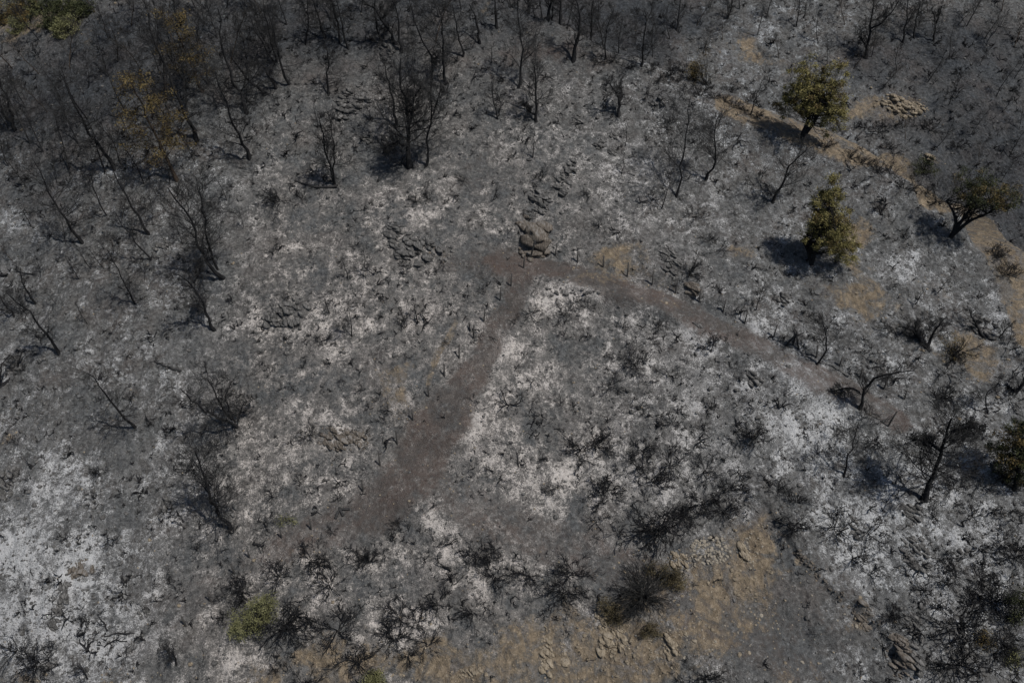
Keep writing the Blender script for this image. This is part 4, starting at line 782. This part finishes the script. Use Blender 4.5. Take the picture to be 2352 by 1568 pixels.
# ---------------------------------------------------------------- living and scorched foliage
def leafy_tree(basept, stems, w, crown, mat, label, name, cat='tree', n=70, per=70, leaf=.10, seed=1, bark='char', group=None, hollow=.0):
    """crown: list of (x, y, rx, ry) ellipses in the picture, standing over the base"""
    rng = np.random.RandomState(seed); b, D = hit(basept); b[2] = zg(b[0], b[1]); root = bpy.data.objects.new(name, None); C.objects.link(root); root.location = b; tag(root, label, cat, group)
    mt = MB(); ends = []
    dep = np.array([b[0], b[1], 0])/np.linalg.norm(b[:2])
    for x, y, rx, ry in crown:
        c = vplane(b, (x, y))-b; c[2] = max(c[2], .25); sx = rx*D/FPX; sz = ry*D/FPX/.75
        k = int(n*(rx*ry)/sum(q[2]*q[3] for q in crown))
        q = nrm(rng.randn(k, 3))*(rng.rand(k, 1)**.45*1.12+.1); q = c+q*np.array([sx, sx*.9, sz]); q[:, 2] = np.maximum(q[:, 2], .1); ends.append(q)
    ends = np.concatenate(ends)
    if stems:
        PP = []
        for s in stems: 
            P3 = np.array([vplane(b, q)-b for q in s]); PP.append(resample(P3, 9))
        P = np.array(PP); P[:, 0, 2] -= .2; R = np.repeat((w/3*D/FPX*.5*np.linspace(1, .35, 9))[None], len(P), 0); tubes(mt, P, R, 7)
        # a limb to each clump
        nb = len(ends); src = P[rng.randint(0, len(P), nb), rng.randint(3, 9, nb)]; low = np.minimum(src, ends+[0, 0, 9]); mid = (src+ends)/2-np.array([0, 0, .15])+rng.randn(nb, 3)*.12
        PL = np.stack([src, src*.5+mid*.5, mid, mid*.5+ends*.5+rng.randn(nb, 3)*.05, ends], 1); RL = np.repeat((.035*np.linspace(1, .35, 5))[None], nb, 0); tubes(mt, PL, RL, 4)
    else:
        nb = len(ends); src = rng.randn(nb, 3)*.1*np.array([1, 1, 0]); mid = (src+ends)/2+rng.randn(nb, 3)*.1
        tubes(mt, np.stack([src, mid, ends], 1), np.repeat(np.array([[.03, .02, .012]]), nb, 0), 4)
    link('trunk' if stems else 'stems', mt.mesh('trunk' if stems else 'stems', M[bark], True), root)
    pine = name != 'leafy_bush'; burnt = (rng.rand(len(ends)) < (.28 if mat == 'dark' else .2)) if pine else np.zeros(len(ends), bool)
    for nm, mt_, sel in (('crown', mat, ~burnt), ('scorched_foliage', 'dry', burnt)):
        if not sel.any(): continue
        e = ends[sel]; k = rng.rand(len(e)) < .5; ml = MB()
        leaves(ml, rng, e[k], int(per*(1.9 if pine else 1.3)), .15, leaf*.8, .8, .2 if pine else .35); leaves(ml, rng, e[~k], int(per*(1.5 if pine else 1.2)), .24, leaf*.8, .7, .2 if pine else .35)
        link(nm, ml.mesh(nm, M[mt_]), root)
    return root
G = 'trees that kept green needles'
t = T(3,0,225,955)
leafy_tree(t, [[t, T(3,0,280,830), T(3,0,290,700), T(3,0,300,600)], [t, T(3,0,310,860), T(3,0,350,780), T(3,0,420,700)]], 34,
  [(*T(3,0,250,560), 40, 38), (*T(3,0,400,600), 42, 38), (*T(3,0,440,700), 30, 34), (*T(3,0,170,690), 32, 30), (*T(3,0,440,830), 26, 24), (*T(3,0,320,700), 46, 34), (*T(3,0,120,700), 16, 12)], 'pine', 'large green pine beside the tan road at the upper right', 'pine_tree', n=240, per=60, leaf=.11, seed=3, group=G)
t = T(3,1,300,262)
leafy_tree(t, [[t, T(3,1,325,180), T(3,1,335,60), T(3,0,420,1480), T(3,0,420,1330)], [t, T(3,1,270,150), T(3,1,240,100)]], 26,
  [(*T(3,0,430,1330), 22, 26), (*T(3,0,400,1440), 32, 26), (*T(3,0,440,1530), 44, 28), (*T(3,1,400,60), 50, 24), (*T(3,1,480,110), 32, 16), (*T(3,1,550,180), 24, 18)], 'pine', 'green pine with a dark shadow, standing left of the tan scree', 'pine_tree', n=260, per=55, leaf=.10, seed=5, group=G)
t = T(3,1,1255,65)
leafy_tree(t, [[t, T(3,0,1300,1560), T(3,0,1290,1480), T(3,0,1230,1380)], [t, T(3,0,1400,1510), T(3,0,1500,1480), T(3,0,1600,1420)], [t, T(3,0,1380,1460), T(3,0,1460,1360)]], 30,
  [(*T(3,0,1420,1230), 34, 14), (*T(3,0,1560,1330), 50, 22), (*T(3,0,1650,1370), 26, 20), (*T(3,0,1420,1330), 34, 18)], 'dark', 'wide dark green pine by the road near the right edge', 'pine_tree', n=120, per=50, leaf=.09, seed=7, group=G)
t = T(3,2,1700,230)
leafy_tree(t, [[t, T(3,2,1730,80), T(3,1,1740,1500)]], 30, [(*T(3,1,1690,1500), 42, 34), (*T(3,1,1770,1430), 34, 34), (*T(3,2,1760,80), 44, 40), (*T(3,1,1600,1530), 20, 14)], 'dark', 'dark green tree crown cut by the right edge', 'evergreen_tree', n=130, per=55, leaf=.10, seed=9, group=G)
GB = 'bushes that kept some leaves'
def bush(p, crown, mat, label, n=40, per=55, leaf=.07, seed=1): return leafy_tree(p, None, 0, crown, mat, label, 'leafy_bush', 'bush', n, per, leaf, seed, 'char2', GB)
bush(T(3,0,1080,1190), [(*T(3,0,1080,1150), 30, 14)], 'dark', 'dark green bush below the tan rock face', 40)
bush(T(1,2,0,1200), [(*T(1,2,30,1090), 28, 32), (*T(1,2,-50,1150), 34, 26), (*T(1,2,90,1030), 18, 20), (*T(1,2,-110,1200), 20, 16)], 'olive', 'pale green bush at the bottom left, burnt on its right side', 110, 60, .055)
bush(T(1,2,830,1570), [(*T(1,2,820,1550), 24, 12)], 'olive', 'green bush cut by the bottom edge', 30)
bush(T(2,2,720,1130), [(*T(2,2,700,1100), 20, 20), (*T(2,2,640,1020), 10, 10)], 'dusky', 'brown leafy remnant at the lower left of the huge round shrub', 50, 60, .05)
bush(T(2,2,950,1220), [(*T(2,2,950,1210), 18, 10)], 'dusky', 'brown leafy remnant under the huge round shrub', 25, 60, .05)
bush(T(2,2,1050,860), [(*T(2,2,1010,800), 24, 20), (*T(2,2,1080,880), 24, 26), (*T(2,2,1100,1040), 20, 26)], 'dusky', 'brown leafy bush against the right side of the huge round shrub', 80, 60, .05, 4)
bush(T(2,0,1260,560), [(*T(2,0,1260,490), 14, 16)], 'dry', 'olive brown bush in the row of burnt shrubs on the crest', 26, 50)
bush(T(2,0,1330,590), [(*T(2,0,1310,500), 22, 34)], 'dusky', 'tall brown bush beside the olive one on the crest', 30, 40, .05)
bush(T(1,2,220,450), [(*T(1,2,220,445), 20, 12)], 'olive', 'faint green regrowth left of the crossed timbers', 12, 40, .05)
bush(T(3,2,1480,1290), [(*T(3,2,1480,1280), 16, 14)], 'dry', 'brown leafy bush in the bottom right shrubs', 24, 50, .05)
bush(T(3,2,1690,1420), [(*T(3,2,1690,1400), 14, 18)], 'olive', 'small olive bush near the bottom right corner', 24, 50, .05)
bush(T(3,2,1700,1150), [(*T(3,2,1740,1050), 24, 60)], 'dark', 'dark bush on the right edge low down', 50, 50, .06)
bush(T(3,1,1280,890), [(*T(3,1,1290,830), 34, 26)], 'dry', 'brown bush on tan soil right of the low spreading oak', 22, 50, .045)
tl = [(60,60,100),(200,40,110),(330,130,100),(440,60,70),(130,200,60),(480,180,70),(420,220,50),(540,100,60),(250,60,60),(30,130,80),(360,30,60),(590,60,60),(510,40,60),(160,110,70),(390,160,70)]
TLD = ['olive bush at the very top left corner', 'round olive bush right of the corner one', 'dark round bush in the middle of the unburnt patch', 'green bush above the dark round one', 'pale grey green bush at the foot of the unburnt patch', 'small pale bush at the right foot of the unburnt patch', 'pale bush under the dark round one', 'shaded bush at the right of the unburnt patch', 'small green bush on the tan soil of the unburnt patch', 'bush on the left edge of the unburnt patch', 'bush at the top edge over the unburnt patch', 'dark bush where the unburnt patch meets the black wood', 'dark green bush at the top edge near the black wood', 'broad bush between the corner and the dark round one', 'olive bush just right of the dark round one']
for i, ((x, y, r), lb) in enumerate(zip(tl, TLD)):
    bush(T(0,0,x,y+r*.5), [(*T(0,0,x,y), r/3, r/3.6)], ('olive', 'dry', 'dark', 'dark')[i % 4] if i not in (4, 5, 6) else 'olive', lb, 40, 60, .08, 20+i)

# the huge round shrub, with stems and twigs of its own
def big_shrub(p, rpx, label, seed):
    rng = np.random.RandomState(seed); b, D = hit(p); b[2] = zg(b[0], b[1]); r = rpx*D/FPX; root = bpy.data.objects.new('burnt_shrub', None); C.objects.link(root); root.location = b; tag(root, label, 'shrub', 'burnt shrubs scattered over the ash')
    n = 110; az = rng.rand(n)*2*pi; el = np.clip(1.35-1.25*np.sqrt(rng.rand(n)), .08, 1.5); d = np.stack([np.cos(az)*np.cos(el), np.sin(az)*np.cos(el), np.sin(el)*.7], 1)
    out = [d*.05]; dd = d; L = r*(.8+.25*rng.rand(n))
    for s in range(6): dd = nrm(dd+rng.randn(n, 3)*.2+[0, 0, .03]); out.append(out[-1]+dd*(L/6)[:, None])
    P = np.stack(out, 1); R = .035*(1-.7*np.linspace(0, 1, 7))[None]*(.6+.8*rng.rand(n))[:, None]; ms = MB(); tubes(ms, P, R, 4); mw = MB()
    P1, R1, L1 = grow(rng, P, R, 9, L*.3, .55, 4, .08, .2, .2, 1, .6, .010); tubes(mw, P1, R1, 3); P2, R2, L2 = grow(rng, P1, R1, 3, L1*.5, .5, 3, .05, .15, .2, 1, .7, .008); tubes(mw, P2, R2, 3)
    link('stems', ms.mesh('stems', M['bush']), root); link('twigs', mw.mesh('twigs', M['bush']), root)
big_shrub(T(2,2,900,970), 84, 'huge round burnt shrub with radiating stems, bottom centre right', 3)

# ---------------------------------------------------------------- fence posts, braces, wire, logs
def beam(mb, a, b, w=.055):
    a = np.array(a, float); b = np.array(b, float); d = nrm(b-a); u = nrm(np.cross(d, [.3, 1, .1])); v = np.cross(d, u)
    ring = [(-1, -.7), (-.7, -1), (.7, -1), (1, -.7), (1, .7), (.7, 1), (-.7, 1), (-1, .7)]
    V = [a+(u*x+v*y)*w for x, y in ring]+[a*.5+b*.5+(u*x+v*y)*w*.93+u*.012 for x, y in ring]+[b+(u*x+v*y)*w*.86 for x, y in ring]+[b+d*.02]
    q = [[i+8*k, (i+1) % 8+8*k, (i+1) % 8+8*k+8, i+8*k+8] for k in range(2) for i in range(8)]; t = [[16+i, 16+(i+1) % 8, 24] for i in range(8)]
    mb.add(np.array(V), np.array(q), np.array(t))
def fence_post(c, r, b, tp_, label, group, w=.06):
    b0, D = hit(T(c, r, *b)); b0[2] = zg(b0[0], b0[1]); top = vplane(b0, T(c, r, *tp_))-b0; m_ = MB(); h = np.linalg.norm(top); top = top*min(1, 1.65/max(h, .1)) if h > 1.9 else top
    if top[2] < .9: top = top*(1.1/max(top[2], .3)) if top[2] > .3 else np.array([top[0], top[1], 1.1])
    beam(m_, (0, 0, -.2), top, w); mme = m_.mesh('fence_post', M['post']); o = link('fence_post', mme, None, b0); tag(o, label, 'fence post', group); return b0+top*.9, b0
UP = [(2,1,(80,280),(87,195)),(2,1,(300,200),(308,110)),(2,1,(452,240),(455,150)),(2,1,(630,270),(632,195)),(2,1,(795,335),(803,240)),(2,1,(967,385),(975,300)),(2,1,(1127,450),(1143,350)),(2,1,(1290,510),(1303,425)),(2,1,(1455,585),(1475,495)),(2,1,(1605,660),(1625,570)),(3,1,(40,750),(65,670)),(3,1,(335,895),(345,810)),(3,1,(490,965),(515,890)),(3,1,(637,1030),(655,965)),(3,1,(800,1110),(830,1035)),(3,1,(940,1185),(960,1120)),(3,1,(825,1370),(890,1265))]
LO = [(1,1,(1757,400),(1762,320)),(1,1,(1682,505),(1688,412)),(1,1,(1570,645),(1578,560)),(1,1,(1497,765),(1502,670)),(1,1,(1400,900),(1400,800)),(1,1,(1298,1025),(1296,940)),(1,1,(1190,1165),(1185,1085)),(1,1,(1082,1330),(1074,1252)),(1,1,(972,1480),(963,1395)),(1,2,(855,75),(846,0)),(1,2,(737,245),(727,170)),(1,2,(380,510),(368,440)),(1,2,(177,568),(163,505)),(0,2,(1720,705),(1700,640)),(0,2,(1617,818),(1590,745)),(0,2,(1455,1010),(1425,940)),(0,2,(1283,1180),(1250,1110))]
nth = ['first', 'second', 'third', 'fourth', 'fifth', 'sixth', 'seventh', 'eighth', 'ninth', 'tenth', 'eleventh', 'twelfth', 'thirteenth', 'fourteenth', 'fifteenth', 'sixteenth', 'seventeenth']
tu = [fence_post(c, r, b, t2, 'charred fence post above the terrace track, '+nth[i]+' from the big rock', 'posts of the fence along the terrace track') for i, (c, r, b, t2) in enumerate(UP)]
tl_ = [fence_post(c, r, b, t2, 'charred fence post left of the descending track, '+nth[i]+' from the top', 'posts of the fence along the descending track') for i, (c, r, b, t2) in enumerate(LO)]
def wires(tops, label):
    m_ = MB()
    for (a, a0), (b, b0) in zip(tops[:-1], tops[1:]):
        if np.linalg.norm(b-a) > 9: continue
        for f in (.95, .6, .3):
            p = a0*(1-f)+a*f; q = b0*(1-f)+b*f; t = np.linspace(0, 1, 6)[:, None]; P = p*(1-t)+q*t; P[:, 2] -= (.12*4*t*(1-t))[:, 0]; tubes(m_, P[None], np.full((1, 6), .006), 3)
    o = link('fence_wire', m_.mesh('fence_wire', M['wire'])); tag(o, label, 'fence wire')
wires(tu, 'thin slack wire strung between the posts above the terrace track'); wires(tl_, 'thin slack wire strung between the posts left of the descending track')
def brace(c, r, legs, label, w=.075, lie=False):
    b0, D = hit(T(c, r, *legs[0][0])); b0[2] = zg(b0[0], b0[1]); root = bpy.data.objects.new('fence_brace', None); C.objects.link(root); root.location = b0; tag(root, label, 'brace')
    for a, b in legs:
        pa = hit(T(c, r, *a))[0]; pa[2] = zg(pa[0], pa[1])
        if lie: pb = hit(T(c, r, *b))[0]; pb[2] = zg(pb[0], pb[1])+.12; pa[2] += .1
        else: pb = vplane(pa, T(c, r, *b))
        m_ = MB(); beam(m_, pa-b0, pb-b0, w); link('timber', m_.mesh('timber', M['char2']), root)
brace(3,1,[((130,800),(200,725)),((215,832),(195,725)),((172,805),(196,730))], 'three charred timbers propped in an A shape by the terrace fence')
brace(2,1,[((125,218),(160,88)),((210,190),(155,98))], 'charred corner post with a slanting strut below the big rock')
brace(1,2,[((548,440),(580,370)),((602,425),(575,365)),((580,378),(648,376))], 'crossed charred timbers lying beside the descending track', .10, True)
def log(c, r, pts, w, label, mat='char', name='fallen_log', lift=.1):
    P = [];
    for q in pts: h_ = hit(T(c, r, *q)); D = h_[1]; P.append([h_[0][0], h_[0][1], zg(h_[0][0], h_[0][1])+lift])
    P = resample(np.array(P), 9); b0 = P[0].copy(); R = w/3*D/FPX*.5*np.linspace(1, .5, 9); m_ = MB(); rng = np.random.RandomState(len(label)); tubes(m_, (P-b0)[None]+rng.randn(1, 9, 3)*.03, R[None], 6)
    P1, R1, L1 = grow(rng, (P-b0)[None], R[None], 8, np.array([1.1]), .8, 4, .1, .2, .3, 1, .4, .014); tubes(m_, P1, R1, 4); P2, R2, L2 = grow(rng, P1, R1, 3, L1*.5, .7, 3, .1, .2); tubes(m_, P2, R2, 3)
    o = link(name, m_.mesh(name, M[mat], True), None, b0); tag(o, label, 'log', 'logs and limbs lying on the ground')
log(1,0,[(565,1290),(430,1300),(330,1270),(270,1250)], 22, 'fallen limb at the foot of the two parallel stems', 'char2')
log(0,1,[(1250,1000),(1150,965),(1065,920)], 20, 'short fallen log on the left slope above the many-stemmed oak', 'char2')
log(1,2,[(-20,605),(50,630)], 22, 'charred timber lying by the lower fence', 'char')
log(0,2,[(740,1215),(720,1160),(690,1120)], 12, 'bent black branch lying on the bottom left ash')
log(0,2,[(720,1250),(800,1225),(930,1230)], 12, 'curled fallen branches on the bottom left ash', 'char2')
log(0,2,[(720,1320),(790,1270),(880,1290)], 12, 'black curled branch below the curled fallen branches')
log(3,0,[(1690,200),(1610,185),(1560,150)], 10, 'grey fallen branch near the top right corner', 'grey')
log(3,1,[(560,1030),(440,960),(370,930)], 10, 'grey fallen branches on the terrace track', 'grey')
log(0,1,[(60,340),(0,330),(-40,320)], 20, 'fallen limb cut by the left edge')
log(0,1,[(250,330),(180,330),(120,310)], 8, 'thin fallen limb on brown soil near the left edge')
print('objects', len(bpy.data.objects))
